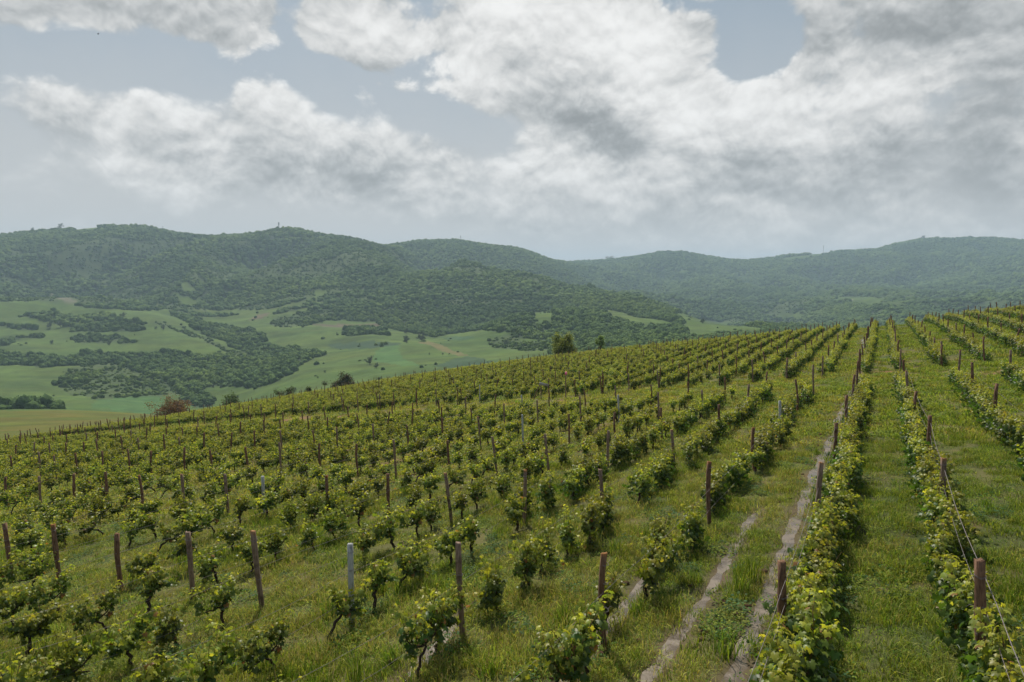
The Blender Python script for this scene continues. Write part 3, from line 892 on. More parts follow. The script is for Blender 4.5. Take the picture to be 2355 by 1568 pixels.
def gen_vine(seed, style):
    """style 'hedge' thick trained vine, 'bush' middling, 'sparse' straggly; the row runs along local X"""
    g = np.random.default_rng(seed)
    ns, lean = dict(hedge=(26, .12), bush=(25, .22), sparse=(17, .35))[style]
    hh = dict(hedge=1.06, bush=1.12, sparse=1.08)[style] * g.uniform(.86, 1.16)
    tr = MB(); ca = MB()
    # crooked trunk
    side = g.choice([-1, 1]); top = np.array([side * g.uniform(.0, lean), g.uniform(-.12, .12), g.uniform(.34, .52)])
    knee = np.array([top[0] * g.uniform(-.6, 1.2), g.uniform(-.12, .12), g.uniform(.12, .28)])
    t = np.linspace(0, 1, 9)[:, None]
    P = (1 - t) ** 2 * np.array([0, 0, -.12]) + 2 * t * (1 - t) * knee + t * t * top
    P[1:] += g.normal(0, .018, (8, 3))
    tr.tube(P, np.linspace(.038, .026, 9) * g.uniform(.8, 1.25) * (1 + .2 * g.normal(0, 1, 9).clip(-1, 1)), 7)
    arms = []
    for s in ([-1, 1, side] if style != 'sparse' else [side, -side]):
        e = top + np.array([s * (g.uniform(.35, .75) if style == 'hedge' else g.uniform(.16, .50)), g.uniform(-.15, .15), g.uniform(-.12, .28)])
        mid = (top + e) / 2 + np.array([0, 0, g.uniform(-.12, .06)]) + g.normal(0, .04, 3)
        t = np.linspace(0, 1, 7)[:, None]
        A = (1 - t) ** 2 * top + 2 * t * (1 - t) * mid + t * t * e
        A[1:] += g.normal(0, .012, (6, 3)); tr.tube(A, np.linspace(.022, .010, 7), 5); arms.append(A)
    pos, nor, dr, size, col = [], [], [], [], []
    for k in range(ns):
        A = arms[k % len(arms)]; b = A[g.integers(1, 7)] if g.random() < .85 else top
        L = g.uniform(.30, .70) * (1.15 if style == 'hedge' else 1)
        up = hh - b[2]
        d = np.array([g.normal(0, .42), g.normal(0, .17 if style == 'hedge' else .30), g.uniform(.35, 1.2) * up / L if g.random() < .74 else g.uniform(-.75, .2)])
        d *= L
        e = b + d; m = b + d * .5 + np.array([g.normal(0, .05), g.normal(0, .05), abs(d[2]) * .1 + .06])
        e[2] = max(.16, min(e[2], hh + g.uniform(-.15, .34)))
        t = np.linspace(0, 1, 5)[:, None]
        Q = (1 - t) ** 2 * b + 2 * t * (1 - t) * m + t * t * e
        ca.tube(Q, np.linspace(.006, .003, 5), 3)
        nl = int((15 if style == 'hedge' else 13) * L / .5) + 2
        for i in range(nl):
            f = (i + g.random()) / nl
            c = (1 - f) ** 2 * b + 2 * f * (1 - f) * m + f * f * e
            ang = g.uniform(0, 6.28); out = np.array([math.cos(ang), math.sin(ang), g.uniform(-.35, .25)])
            s = g.uniform(.065, .13) * (1 - .45 * max(0, f - .6) / .4)
            pos.append(c + out * g.uniform(.04, .13)); nn = np.array([0, 0, 1.]) * g.uniform(.25, 1.1) + out * g.uniform(.3, 1.0) + g.normal(0, .25, 3)
            nor.append(nn); dr.append(out * .8 + np.array([0, 0, -.35]) + g.normal(0, .2, 3)); size.append(s)
            a = f * .86 + g.normal(0, .16)
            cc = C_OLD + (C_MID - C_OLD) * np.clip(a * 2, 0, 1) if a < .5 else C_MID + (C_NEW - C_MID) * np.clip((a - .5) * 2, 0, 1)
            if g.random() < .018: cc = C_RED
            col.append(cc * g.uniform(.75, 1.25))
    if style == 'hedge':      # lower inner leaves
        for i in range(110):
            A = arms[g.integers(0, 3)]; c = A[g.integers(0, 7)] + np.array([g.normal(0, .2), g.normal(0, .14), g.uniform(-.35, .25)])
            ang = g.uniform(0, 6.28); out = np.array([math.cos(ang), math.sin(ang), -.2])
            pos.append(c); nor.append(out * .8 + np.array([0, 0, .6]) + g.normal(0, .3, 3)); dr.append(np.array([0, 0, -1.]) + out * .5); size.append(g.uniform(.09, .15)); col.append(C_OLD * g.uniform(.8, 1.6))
    L = tuple(np.array(x) for x in (pos, nor, dr, size, col))
    return tr, ca, L

ORD = ['', 'first', 'second', 'third', 'fourth', 'fifth', 'sixth', 'seventh', 'eighth', 'ninth', 'tenth', 'eleventh', 'twelfth', 'thirteenth', 'fourteenth', 'fifteenth', 'sixteenth', 'seventeenth', 'eighteenth', 'nineteenth']
TENS = ['', '', 'twenty', 'thirty', 'forty', 'fifty', 'sixty', 'seventy']
def ordw(n):
    if n < 20: return ORD[n]
    t, o = divmod(n, 10)
    return TENS[t].rstrip('y') + 'ieth' if o == 0 else TENS[t] + '-' + ORD[o]
def row_phrase(k):
    if k >= 1: return ordw(k) + ' row left of the rightmost rut'
    return 'row just right of the rightmost rut' if k == 0 else ordw(1 - k) + ' row right of the rightmost rut'

ROW0, ROWD = 1.16, 2.6
U0, UD = 9.98, 7.436
LANE0, LANE1 = 50.5, 57.0
def row_v(k): return ROW0 + ROWD * k

# posts measured one by one in the photograph: (row, number) -> (x, y of the top)
MEAS = {}
for j, lst in enumerate([
    [(0, 1810, 1293), (1, 1393, 1270), (2, 1062, 1247), (3, 805, 1250), (4, 598, 1218), (5, 437, 1223), (6, 273, 1225), (7, 131, 1206), (8, 18, 1204), (-1, 2279, 1288)],
    [(0, 1884, 1062), (1, 1636, 1062), (2, 1389, 1077), (3, 1205, 1079), (4, 1037, 1087), (5, 893, 1090), (6, 753, 1094), (7, 605, 1094), (8, 522, 1091), (9, 421, 1090), (10, 324, 1092), (-1, 2172, 1054), (13, 90, 1096), (14, 13, 1098)],
    [(1, 1738, 982), (2, 1552, 986), (3, 1398, 990), (4, 1263, 998), (5, 1142, 1003), (6, 1032, 1013), (7, 909, 1012), (8, 822, 1020), (0, 1921, 972), (-1, 2140, 956)],
    [(1, 1796, 922), (2, 1655, 930), (3, 1523, 938), (4, 1417, 949), (5, 1309, 952), (-2, 2294, 882), (0, 1952, 909), (-1, 2108, 900)],
    [(1, 1836, 872), (4, 1516, 903), (5, 1424, 908), (6, 1336, 911), (-2, 2243, 833), (0, 1964, 861), (-1, 2095, 852)],
    [(1, 1873, 839), (-2, 2206, 805), (0, 1972, 830)]]):
    for k, x, y in lst: MEAS[(k, j)] = (x, y)

def row_offset(k, u):
    return .10 * float(pnoise(u / 14. + k * 3.7, k * 1.3))

def post_list():
    out = []
    for k in range(-16, 64):
        n = 0
        for j in range(-1, 22):
            if j <= 5: u = U0 + UD * j
            else: u = LANE1 + .8 + UD * (j - 6)
            ends = [u, u + .35] if j == 6 and k % 2 == 0 else [u]
            for uu in ends:
                v = row_v(k) + row_offset(k, uu); hgt = rnd.uniform(1.55, 1.85) if j <= 5 else rnd.uniform(1.6, 2.0); key = (k, j)
                uu2 = uu + (0 if j <= 1 else rnd.uniform(-.35, .35))
                if j >= 6 and k > 8 and rnd.random() < .32: continue
                if key in MEAS and uu == u:
                    x, y = MEAS[key]
                    xr = (x - 1177) / F; yu = (784 - y) / F
                    dx, dy = xr, CP + SP * yu
                    tt = u / (dx * S_ + dy * C_)
                    if abs((-dx * C_ + dy * S_) * tt - row_v(k)) < 1.2:
                        X, Y = dx * tt, dy * tt; zt = (CP * yu - SP) * tt
                        hgt = min(2.1, max(1.25, zt - h(X, Y)))
                        n += 1; out.append((k, j, n, X, Y, hgt)); continue
                X, Y = uv_xy(uu2, v)
                if Y < 3 or not in_vineyard(np.array(X), np.array(Y), -.0): continue
                z = h(X, Y); px, py = project(X, Y, z + 1.0)
                if px < -300 or px > 2650 or py > 1800: continue
                n += 1; out.append((k, j, n, X, Y, hgt))
    return out
POSTS = post_list()

def post_mesh(i, mat, concrete=False):
    g = np.random.default_rng(500 + i)
    n = 8; zz = np.linspace(-.25, 1, n); w = .050 if concrete else .047
    bend = 0 if concrete else g.uniform(-.02, .02)
    V = []
    prof = [(-1, -.8), (-.8, -1), (.8, -1), (1, -.8), (1, .8), (.8, 1), (-.8, 1), (-1, .8)]
    for q, z in enumerate(zz):
        s = w * (1 + (0 if concrete else g.normal(0, .05))); tw = 0 if concrete else g.normal(0, .03)
        for a, b in prof:
            V.append((a * s + bend * math.sin(z * 3) * 3 + (0 if concrete else g.normal(0, .003)), b * s * .9 + (0 if concrete else g.normal(0, .003)), z * 1.65 + (g.normal(0, .012) if q == n - 1 and not concrete else 0)))
    Fc = []
    for q in range(n - 1):
        for a in range(8):
            b = (a + 1) % 8; Fc += [(q * 8 + a, q * 8 + b, q * 8 + 8 + b), (q * 8 + a, q * 8 + 8 + b, q * 8 + 8 + a)]
    e = len(V); V.append((0, 0, 1.655)); Fc += [((n - 1) * 8 + a, (n - 1) * 8 + (a + 1) % 8, e) for a in range(8)]
    return mesh_np('post', V, Fc, mat)

def tie_mesh():
    m = MB(); t = np.linspace(0, 2 * math.pi, 13)
    sq = lambda a: np.c_[.056 * np.sign(np.cos(a)) * np.abs(np.cos(a)) ** .5, .052 * np.sign(np.sin(a)) * np.abs(np.sin(a)) ** .5]
    for dz in (0, .012):
        q = sq(t); m.tube(np.c_[q, np.full(13, dz) + .012 * np.sin(t)], .0032, 4, False)
    m.tube([(0.06, 0, .006), (.12, .02, .03), (.16, .03, .0)], .003, 4)
    return m.mesh('wire_tie', M_WIRE)

post_protos = [post_mesh(i, M_POST) for i in range(5)] + [post_mesh(9 + i, M_POST2) for i in range(2)]
post_conc = post_mesh(50, M_CONC, True)
TIE = tie_mesh()
ROWANG = math.pi / 2 - PHI           # local X along the row

def build_posts():
    def off(p):
        px, py = project(p[3], p[4], h(p[3], p[4]) + p[5] * .8)
        return not (-5 < px < 2359 and py < 1575)
    P = sorted(POSTS, key=lambda p: (off(p), math.hypot(p[3], p[4])))
    big, rest = P[:300], P[300:]
    for (k, j, n, X, Y, hg) in big:
        conc = (k, j) in ((3, 0), (7, 1), (6, 3)) or (k * 7 + j * 13) % 41 == 5
        kind = rnd.randrange(7)
        me = post_conc if conc else post_protos[kind]
        o = obj('vineyard_post', me, None, (X, Y, h(X, Y)))
        lx, ly = rnd.gauss(-.01, .035), rnd.gauss(-.045, .035)
        if (k, j) == (3, 0): lx, ly = 0, 0
        if math.hypot(X, Y) > 50 and rnd.random() < .07: lx, ly = rnd.uniform(-.3, .3), rnd.uniform(-.3, .3)
        o.rotation_euler = Euler((lx, ly, 0)); o.scale = (1, 1, hg / 1.65)
        o.rotation_euler.rotate(Matrix.Rotation(0, 3, 'Z'))
        look = 'pale grey concrete' if conc else ('rough brown' if kind < 5 else 'faded grey-brown')
        if k == 7 and j == 1: look = 'pale grey concrete'
        tag(o, '%s post, %s up the %s' % (look, ordw(n), row_phrase(k)), 'post', 'posts along the vine rows')
        if math.hypot(X, Y) < 27:
            for z in (.72, 1.12, 1.48):
                if rnd.random() < .8: 
                    t = obj('wire_tie', TIE, o, (0, 0, z + rnd.uniform(-.05, .05))); t.rotation_euler = (0, 0, rnd.uniform(0, 6))
    if rest:
        V, Fc = [], []
        base = np.array([v.co[:] for v in post_protos[0].vertices]); bf = np.array([list(p.vertices) for p in post_protos[0].polygons])
        nn = 0
        for (k, j, n, X, Y, hg) in rest:
            q = base * np.array([1, 1, hg / 1.65]); lx, ly = rnd.gauss(-.03, .05), rnd.gauss(0, .05)
            if rnd.random() < .08: lx, ly = rnd.uniform(-.35, .35), rnd.uniform(-.35, .35)
            q = q + np.c_[q[:, 2] * lx, q[:, 2] * ly, 0 * q[:, 2]] + np.array([X, Y, h(X, Y)])
            V.append(q); Fc.append(bf + nn); nn += len(q)
        tag(obj('distant_posts', mesh_np('distant_posts', np.concatenate(V), np.concatenate(Fc), M_POST)),
            'brown posts of the far rows up to the vineyard brow', 'posts', kind='stuff')
    print('posts', len(P))
build_posts()

def vine_list():
    out = []
    for k in range(-16, 64):
        dense = k <= 0
        for blk, (ua, ub) in enumerate(((1.5, LANE0 - 2), (LANE1 + 1.2, 200))):
            u = ua + rnd.uniform(0, .8)
            while u < ub:
                v = row_v(k) + row_offset(k, u) + rnd.gauss(0, .07 if dense else .16) + (-.42 if k == 0 else .12 if k == -1 else 0)
                X, Y = uv_xy(u, v)
                gap = float(pnoise(u / 3.2 + k * 7.1, k * 2.9))
                step = .95 if dense or u > 60 else (.98 if u > 26 else 1.08)
                ok = Y > 4 and in_vineyard(np.array(X), np.array(Y)) 
                if ok:
                    px, py = project(X, Y, h(X, Y) + .7)
                    ok = -300 < px < 2650 and py < 1850
                    if not dense and gap < (-.46 if u > 26 else -.30): ok = False
                    if k == 1 and 21 < u < 0: ok = False
                fr = ((u - U0) / UD) % 1.0 * UD
                if not dense and u < LANE0 and min(fr, UD - fr) < (.45 if u < 26 else .3): ok = False
                if ok:
                    if dense: st = 'hedge'
                    elif k <= 3: st = 'hedge' if (u > 15 and gap > -.05) else rnd.choice(['bush', 'sparse', 'sparse'])
                    elif u > LANE1: st = 'bush' if rnd.random() < .75 else 'hedge'
                    else: st = ('bush' if rnd.random() < .42 else 'sparse') if u < 24 else ('bush' if rnd.random() < .85 else 'sparse')
                    out.append((k, u, X, Y, st))
                u += step * rnd.uniform(.8, 1.25)
    return out
VINES = vine_list()

STY = ['hedge', 'bush', 'sparse']
def build_vines():
    def off(p):
        px, py = project(p[2], p[3], h(p[2], p[3]) + .9)
        return not (-25 < px < 2379 and py < 1600)
    V = sorted(VINES, key=lambda p: (off(p), math.hypot(p[2], p[3])))
    print('vines', len(V))
    near, rest = V[:300], V[300:]
    protos = {}
    for s, st in enumerate(STY):
        for i in range(6):
            tr, ca, L = gen_vine(1000 * s + i, st)
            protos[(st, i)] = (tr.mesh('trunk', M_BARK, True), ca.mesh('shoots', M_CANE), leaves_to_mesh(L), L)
    # ten leaf meshes shared by all single leaves
    leafm = []
    for q in range(10):
        g = np.random.default_rng(q); c = [C_OLD, C_OLD * 1.4, C_MID * .8, C_MID, C_MID * 1.25, (C_MID + C_NEW) / 2, C_NEW * .8, C_NEW, C_NEW * 1.2, C_RED][q]
        lv = LEAF_V.copy(); lv[1:] *= g.uniform(.9, 1.1, (12, 1)); lv[:, 2] *= 1.6
        leafm.append(mesh_np('leaf', lv, LEAF_F, M_LEAF, fcol=np.repeat(c[None], 12, 0)))
    counts = {}
    near_s = sorted(near, key=lambda p: (p[0], p[1]))
    # number of the vine beyond each post
    num = {}
    last = {}
    for (k, u, X, Y, st) in near_s:
        j = math.floor((u - U0) / UD); c = last.get((k, j), 0) + 1; last[(k, j)] = c; num[(k, u)] = (j, c)
    firstj = {}
    for p in POSTS: firstj.setdefault(p[0], p[1]); firstj[p[0]] = min(firstj[p[0]], p[1])
    nleafy = 0
    for idx, (k, u, X, Y, st) in enumerate(near):
        i = rnd.randrange(6)
        tm, cm, fm, L = protos[(st, i)]
        root = empty('grapevine', (X, Y, h(X, Y)), ROWANG + (math.pi if rnd.random() < .5 else 0) + rnd.gauss(0, .12))
        s = rnd.uniform(.88, 1.12); root.scale = (s, s, s)
        j, c = num[(k, u)]; jn = j - firstj.get(k, 0) + 1
        look = {'hedge': 'thick leafy', 'bush': 'bushy', 'sparse': 'thin straggling'}[st]
        if jn >= 1: lab = '%s vine, %s beyond the %s post, %s' % (look, ordw(c), ordw(jn), row_phrase(k))
        else: lab = '%s vine, %s in before the first post, %s' % (look, ordw(c), row_phrase(k))
        tag(root, lab, 'grapevine', 'grapevines along the rows')
        obj('trunk', tm, root)
        obj('shoots', cm, root)
        if idx < 16:
            pos, nor, dr, size, col = L
            n = len(pos); order = np.argsort(-size)[:110]; mask = np.zeros(n, bool); mask[order] = True
            rest_l = tuple(a[~mask] for a in L)
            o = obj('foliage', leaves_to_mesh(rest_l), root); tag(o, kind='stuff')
            for q in order:
                nn = Vector(nor[q]).normalized(); y = Vector(dr[q]); y = (y - nn * y.dot(nn)).normalized(); x = y.cross(nn)
                cc = col[q]; b = int(np.argmin([np.abs(cc - c_).sum() for c_ in (C_OLD, C_OLD * 1.4, C_MID * .8, C_MID, C_MID * 1.25, (C_MID + C_NEW) / 2, C_NEW * .8, C_NEW, C_NEW * 1.2, C_RED)]))
                lo = obj('leaf', leafm[b], root)
                mt = Matrix((x, y, nn)).transposed().to_4x4(); mt.translation = Vector(pos[q])
                lo.matrix_local = mt @ Matrix.Scale(float(size[q]), 4)
                nleafy += 1
        else:
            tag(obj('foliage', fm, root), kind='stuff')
    # the remaining rows as one mass
    lo = []
    for s, st in enumerate(STY):
        for i in range(6):
            tr, ca, L = gen_vine(1000 * s + i, st)
            fm = leaves_to_mesh(L, False)
            # join trunk and foliage into one instance mesh
            tv = np.concatenate(tr.V); tf = np.concatenate(tr.F)
            fv = np.empty(len(fm.vertices) * 3, np.float32); fm.vertices.foreach_get('co', fv); fv = fv.reshape(-1, 3)
            ff = np.empty(len(fm.polygons) * 3, np.int32); fm.loops.foreach_get('vertex_index', ff); ff = ff.reshape(-1, 3)
            fc = np.repeat(L[4], len(LEAF_LO_F), 0)
            colr = np.vstack([fc, np.tile([.05, .035, .025], (len(tf), 1))])
            lo.append(mesh_np('vine_kind', np.vstack([fv, tv]), np.vstack([ff, tf + len(fv)]), M_LEAF, fcol=colr))
    coll = proto_collection('far_vine', lo)
    A = np.array([(x, y) for (_, _, x, y, _) in rest]); n = len(A)
    Z = H(A[:, 0], A[:, 1])
    st = np.array([STY.index(s) for (*_, s) in rest])
    rot = np.c_[np.zeros(n), np.zeros(n), ROWANG + rng.integers(0, 2, n) * math.pi + rng.normal(0, .15, n)]
    sc = rng.uniform(.88, 1.16, n)
    scatter('distant_grapevines', np.c_[A, Z], rot, np.c_[sc, sc, sc], st * 6 + rng.integers(0, 6, n), coll,
            'rows of leafy grapevines running away to the vineyard brow', 'grapevines')
    print('single leaves', nleafy)
build_vines()

# ------------------------------------------------------------------ trellis wires
def build_wires():
    byrow = {}
    for (k, j, n, X, Y, hg) in POSTS: byrow.setdefault(k, []).append((j, X, Y, hg))
    for k in range(-3, 12):
        ps = sorted([p for p in byrow.get(k, []) if p[0] <= 5])
        if len(ps) < 2: continue
        u0, v0 = xy_uv(ps[0][1], ps[0][2])
        sx, sy = uv_xy(u0 - 4.5, v0); ps = [(-9, sx, sy, ps[0][3])] + ps
        for lev, z in (('lower', .50), ('upper', 1.05)) + ((('top', 1.42),) if k in (-1, 0, -2) else ()):
            P = []
            for a, b in zip(ps[:-1], ps[1:]):
                for t in np.linspace(0, 1, 9)[:-1]:
                    X = a[1] + (b[1] - a[1]) * t; Y = a[2] + (b[2] - a[2]) * t
                    P.append((X, Y, h(X, Y) * 1.0 + z - .10 * math.sin(math.pi * t) + .01 * rnd.random()))
            P = np.array(P)
            # straighten heights between posts
            m = MB(); r = .0032
            P2 = P.copy()
            P2[1:-1, 2] = (P[:-2, 2] + P[1:-1, 2] + P[2:, 2]) / 3
            m.tube(P2, r if not (k == -1 and lev == 'top') else .0050, 4, False)
            # barbs
            s = np.r_[0, np.cumsum(np.linalg.norm(np.diff(P2, axis=0), axis=1))]
            for q in np.arange(.2, min(s[-1], 26), .16 if k == -1 else .3):
                c = np.array([np.interp(q, s, P2[:, i]) for i in range(3)]); d = np.random.default_rng(int(q * 100) + k).normal(0, 1, 3); d *= .02 / np.linalg.norm(d)
                m.tube([c - d, c, c + d], .0028, 3, False)
            o = obj('trellis_wire', m.mesh('trellis_wire', M_WIRE))
            tag(o, '%s barbed wire strung on the posts of the %s' % (lev, row_phrase(k)), 'wire', 'wires strung from post to post')
build_wires()

# ------------------------------------------------------------------ water in the ruts, soil clods
RUTLAB = {'long': 'long muddy strip of water at the foot of the vine row left of the grassy aisle', 'far': 'pale sliver of water high up beside the far end post',
          'middle': 'muddy rut of shallow water left of the long one', 'left': 'brown puddled rut at the foot of the second brown post', 'small': 'short puddle between vines at the lower centre'}
def build_ruts():
    for nm, w, wd in RUTW:
        n = len(w); g = np.random.default_rng(len(nm))
        t = np.gradient(w, axis=0); t /= np.linalg.norm(t, axis=1)[:, None]; nn = np.c_[-t[:, 1], t[:, 0]]
        q = np.arange(n) * .12
        wob = .14 * fbm(q / 1.6 + len(nm), q * 0 + 3, 3)
        wl = .76 * wd * (1 + .7 * fbm(q / .9 + 11, q * 0 + len(nm), 4)); wr = .76 * wd * (1 + .7 * fbm(q / .8 + 31, q * 0 + len(nm), 4))
        pinch = np.clip(1.5 + 3.0 * fbm(q / 2.2 + 77, q * 0 + len(nm) * 3, 2), .42, 1)
        pinch *= np.clip(np.minimum(q, q[-1] - q) / .6, 0.05, 1)
        wl = np.maximum(.012, wl * pinch); wr = np.maximum(.012, wr * pinch)
        zc = H(w[:, 0], w[:, 1]); k = np.hanning(9); k /= k.sum(); zc = np.convolve(np.pad(zc, 4, 'edge'), k, 'valid') + .018
        V = []
        for s in (-1, -.5, 0, .5, 1):
            o = np.where(s < 0, -s * wl, s * wr) * np.sign(s) if s else np.zeros(n)
            V.append(np.c_[w + nn * (o + wob)[:, None], zc])
        V = np.stack(V, 1).reshape(-1, 3)
        Fc = [(i * 5 + a, i * 5 + a + 1, i * 5 + 5 + a + 1, i * 5 + 5 + a) for i in range(n - 1) for a in range(4)]
        tag(obj('water', mesh_np('water', V, Fc, M_WATER, smooth=True)), RUTLAB[nm], kind='structure')
build_ruts()

# ------------------------------------------------------------------ grass
def grass_patch(seed, n, hmin, hmax, w, rad, cols, seedhead=0., droop=.5):
    g = np.random.default_rng(seed); V, Fc, fc = [], [], []
    for i in range(n):
        r = rad * math.sqrt(g.random()); a = g.uniform(0, 6.28); x, y = r * math.cos(a), r * math.sin(a)
        L = g.uniform(hmin, hmax); b = g.uniform(0, 6.28); ln = g.uniform(.1, droop) * L
        dx, dy = math.cos(b) * ln, math.sin(b) * ln; c = g.uniform(0, 6.28); wx, wy = math.cos(c) * w * g.uniform(.6, 1.3), math.sin(c) * w * g.uniform(.6, 1.3)
        e = len(V)
        V += [(x - wx, y - wy, -.03), (x + wx, y + wy, -.03), (x + dx * .35 - wx * .8, y + dy * .35 - wy * .8, L * .6), (x + dx * .35 + wx * .8, y + dy * .35 + wy * .8, L * .6), (x + dx, y + dy, L * (1 - .25 * ln / L))]
        Fc += [(e, e + 1, e + 3), (e, e + 3, e + 2), (e + 2, e + 3, e + 4)]
        cc = np.array(cols[g.integers(0, len(cols))]) * g.uniform(.45, 1.5); fc += [cc * .8, cc * .9, cc * 1.15]
        if g.random() < seedhead:
            e = len(V); t = np.array([x + dx, y + dy, L]); V += [tuple(t + (-.008, 0, -.05)), tuple(t + (.008, 0, -.05)), tuple(t + (dx * .1, dy * .1, .03))]
            Fc.append((e, e + 1, e + 2)); fc.append(np.array((.26, .23, .12)))
    return mesh_np('tuft', V, Fc, M_GRASS, fcol=fc)

def weed_patch(seed, n, rad, size, cols, hmax=.18):
    g = np.random.default_rng(seed)
    r = rad * np.sqrt(g.random(n)); a = g.uniform(0, 6.28, n)
    pos = np.c_[r * np.cos(a), r * np.sin(a), g.uniform(.02, hmax, n)]
    nor = np.c_[g.normal(0, .5, n), g.normal(0, .5, n), np.ones(n)]; dr = g.normal(0, 1, (n, 3))
    col = np.array(cols)[g.integers(0, len(cols), n)] * g.uniform(.7, 1.3, (n, 1))
    return leaves_to_mesh((pos, nor, dr, g.uniform(.5, 1, n) * size, col), False, 'weed', M_GRASS)

G1, G2, G3, G4, G5 = (.095, .165, .022), (.215, .265, .034), (.36, .35, .09), (.36, .28, .08), (.28, .33, .05)
def build_grass():
    P = []
    P += [grass_patch(1, 120, .05, .22, .005, .30, [G1, G1, G2, G5], .0, 1.2), grass_patch(2, 130, .06, .28, .0045, .26, [G1, G2, G2, G3], .12, 1.3), grass_patch(3, 110, .04, .14, .006, .34, [G1, G1, G2, G5], .0, 1.5)]
    P += [grass_patch(4, 110, .06, .28, .0045, .30, [G3, G4, G5, G1], .25, 1.2), grass_patch(5, 100, .06, .24, .0045, .28, [G3, G5, G2, G1], .2, 1.4)]
    P += [weed_patch(6, 90, .28, .05, [G1, G2, (.06, .12, .035)], .14), weed_patch(7, 120, .26, .032, [G2, G1, G5], .10), weed_patch(8, 60, .20, .06, [(.07, .14, .05), (.09, .15, .04)], .2)]
    P += [grass_patch(9, 55, .22, .48, .006, .16, [G1, G1, G2], .3, .7)]
    # coarser ones for further off
    P += [grass_patch(10, 70, .06, .26, .013, .42, [G1, G2, G5], 0, 1.2), grass_patch(11, 70, .06, .24, .013, .42, [G1, G2, G3, G5], 0, 1.2), grass_patch(12, 60, .06, .24, .013, .42, [G3, G4, G5], 0, 1.2), weed_patch(13, 60, .5, .09, [G1, G2])]
    P += [weed_patch(14, 46, .3, .03, [(.30, .24, .03), G2, G2, G3], .28)]
    coll = proto_collection('tuft', P)
    Ps, Ro, Sc, Ix = [], [], [], []
    for r0, r1, dens, far in ((4, 16, 26, 0), (16, 30, 16, 0), (30, 60, 7.5, 1), (60, 110, 2.6, 1), (110, 215, .7, 1)):
        a0 = R(42); n = int(a0 * (r1 ** 2 - r0 ** 2) * dens)
        r = np.sqrt(rng.uniform(r0 ** 2, r1 ** 2, n)); a = rng.uniform(-a0, a0, n)
        X, Y = r * np.sin(a), r * np.cos(a); Z = H(X, Y)
        px, py = project(X, Y, Z)
        keep = (px > -300) & (px < 2650) & (py < 1900)
        d = rut_dist(X, Y); keep &= d > .22 + .09 * rng.random(n)
        so = soil_amount(X, Y); keep &= rng.random(n) > so * .96
        keep &= rng.random(n) < .70 + .9 * fbm(X / 1.2, Y / 1.2, 3)
        if r0 >= 110: keep &= in_vineyard(X, Y, .6)
        X, Y, Z, r = X[keep], Y[keep], Z[keep], r[keep]; m = len(X); u, v = xy_uv(X, Y)
        dry = .06 + 1.2 * fbm(X / 3.0 + 7, Y / 3.0, 3) + .35 * fbm(X / 12, Y / 12, 2) + np.clip((v - 1) / 12, -.20, .32) - .08
        wd = fbm(X / 1.6 + 70, Y / 1.6, 2); q = rng.random(m); hgt = fbm(X / 5, Y / 2.4 + 90, 2)
        if not far:
            ix = np.where(q < .42, 0, np.where(q < .75, 1, 2))
            ix = np.where((dry > .10) & (rng.random(m) < .75), np.where(q < .5, 3, 4), ix)
            ix = np.where((wd > .08) & (rng.random(m) < .6), np.where(q < .4, 5, np.where(q < .8, 6, 7)), ix)
            ix = np.where((hgt > .12) & (rng.random(m) < .10), 8, ix)
            ix = np.where((fbm(X / 2.5 + 200, Y / 2.5, 2) > .42) & (rng.random(m) < .3), 13, ix)
            s = rng.uniform(.55, 1.35, m)
        else:
            ix = np.where(q < .55, 9, 10); ix = np.where((dry > .08) & (rng.random(m) < .7), 11, ix); ix = np.where((wd > .15) & (rng.random(m) < .5), 12, ix)
            s = rng.uniform(.8, 1.4, m) * (1 if r0 < 60 else 1.35)
        hs = .80 * s * rng.uniform(.6, 1.3, m) * (.95 + .7 * np.clip(hgt, -.6, .8))
        if far: hs = hs * .85
        Ps.append(np.c_[X, Y, Z]); Ro.append(np.c_[rng.normal(0, .08, m), rng.normal(0, .08, m), rng.uniform(0, 6.28, m)]); Sc.append(np.c_[s, s, hs]); Ix.append(ix)
        print('grass', r0, m)
    scatter('grass', np.concatenate(Ps), np.concatenate(Ro), np.concatenate(Sc), np.concatenate(Ix), coll, 'green and straw-coloured grass and weeds between the vine rows', 'grass')
build_grass()

def build_clods():
    V0, F0 = ICO2; V, Fc, n = [], [], 0
    N = 5200
    r = np.sqrt(rng.uniform(36, 60 ** 2, N * 6)); a = rng.uniform(-R(40), R(40), N * 6); X, Y = r * np.sin(a), r * np.cos(a)
    so = soil_amount(X, Y) * (r < 40) + .5 * np.exp(-((rut_dist(X, Y) - .35) / .14) ** 2)
    k = (rng.random(len(X)) < so * .55) & (rut_dist(X, Y) > .24)
    u, v = xy_uv(X, Y)
    X, Y = X[k][:2600], Y[k][:2600]
    base = V0[:, None]; ico1, f1 = icos(1)
    for x, y, z in zip(X, Y, H(X, Y)):
        s = rng.uniform(.02, .07) * (1 + math.hypot(x, y) / 60); q = ico1 * (1 + rng.normal(0, .18, (len(ico1), 1))) * s * np.array([1.2, 1, .7]) + np.array([x, y, z + .01])
        V.append(q); Fc.append(f1 + n); n += len(q)
    if V:
        tag(obj('soil_clods', mesh_np('soil_clods', np.concatenate(V), np.concatenate(Fc), M_CLOD)), 'crumbled brown earth clods beside the ruts and bare strips', 'soil', kind='stuff')
build_clods()

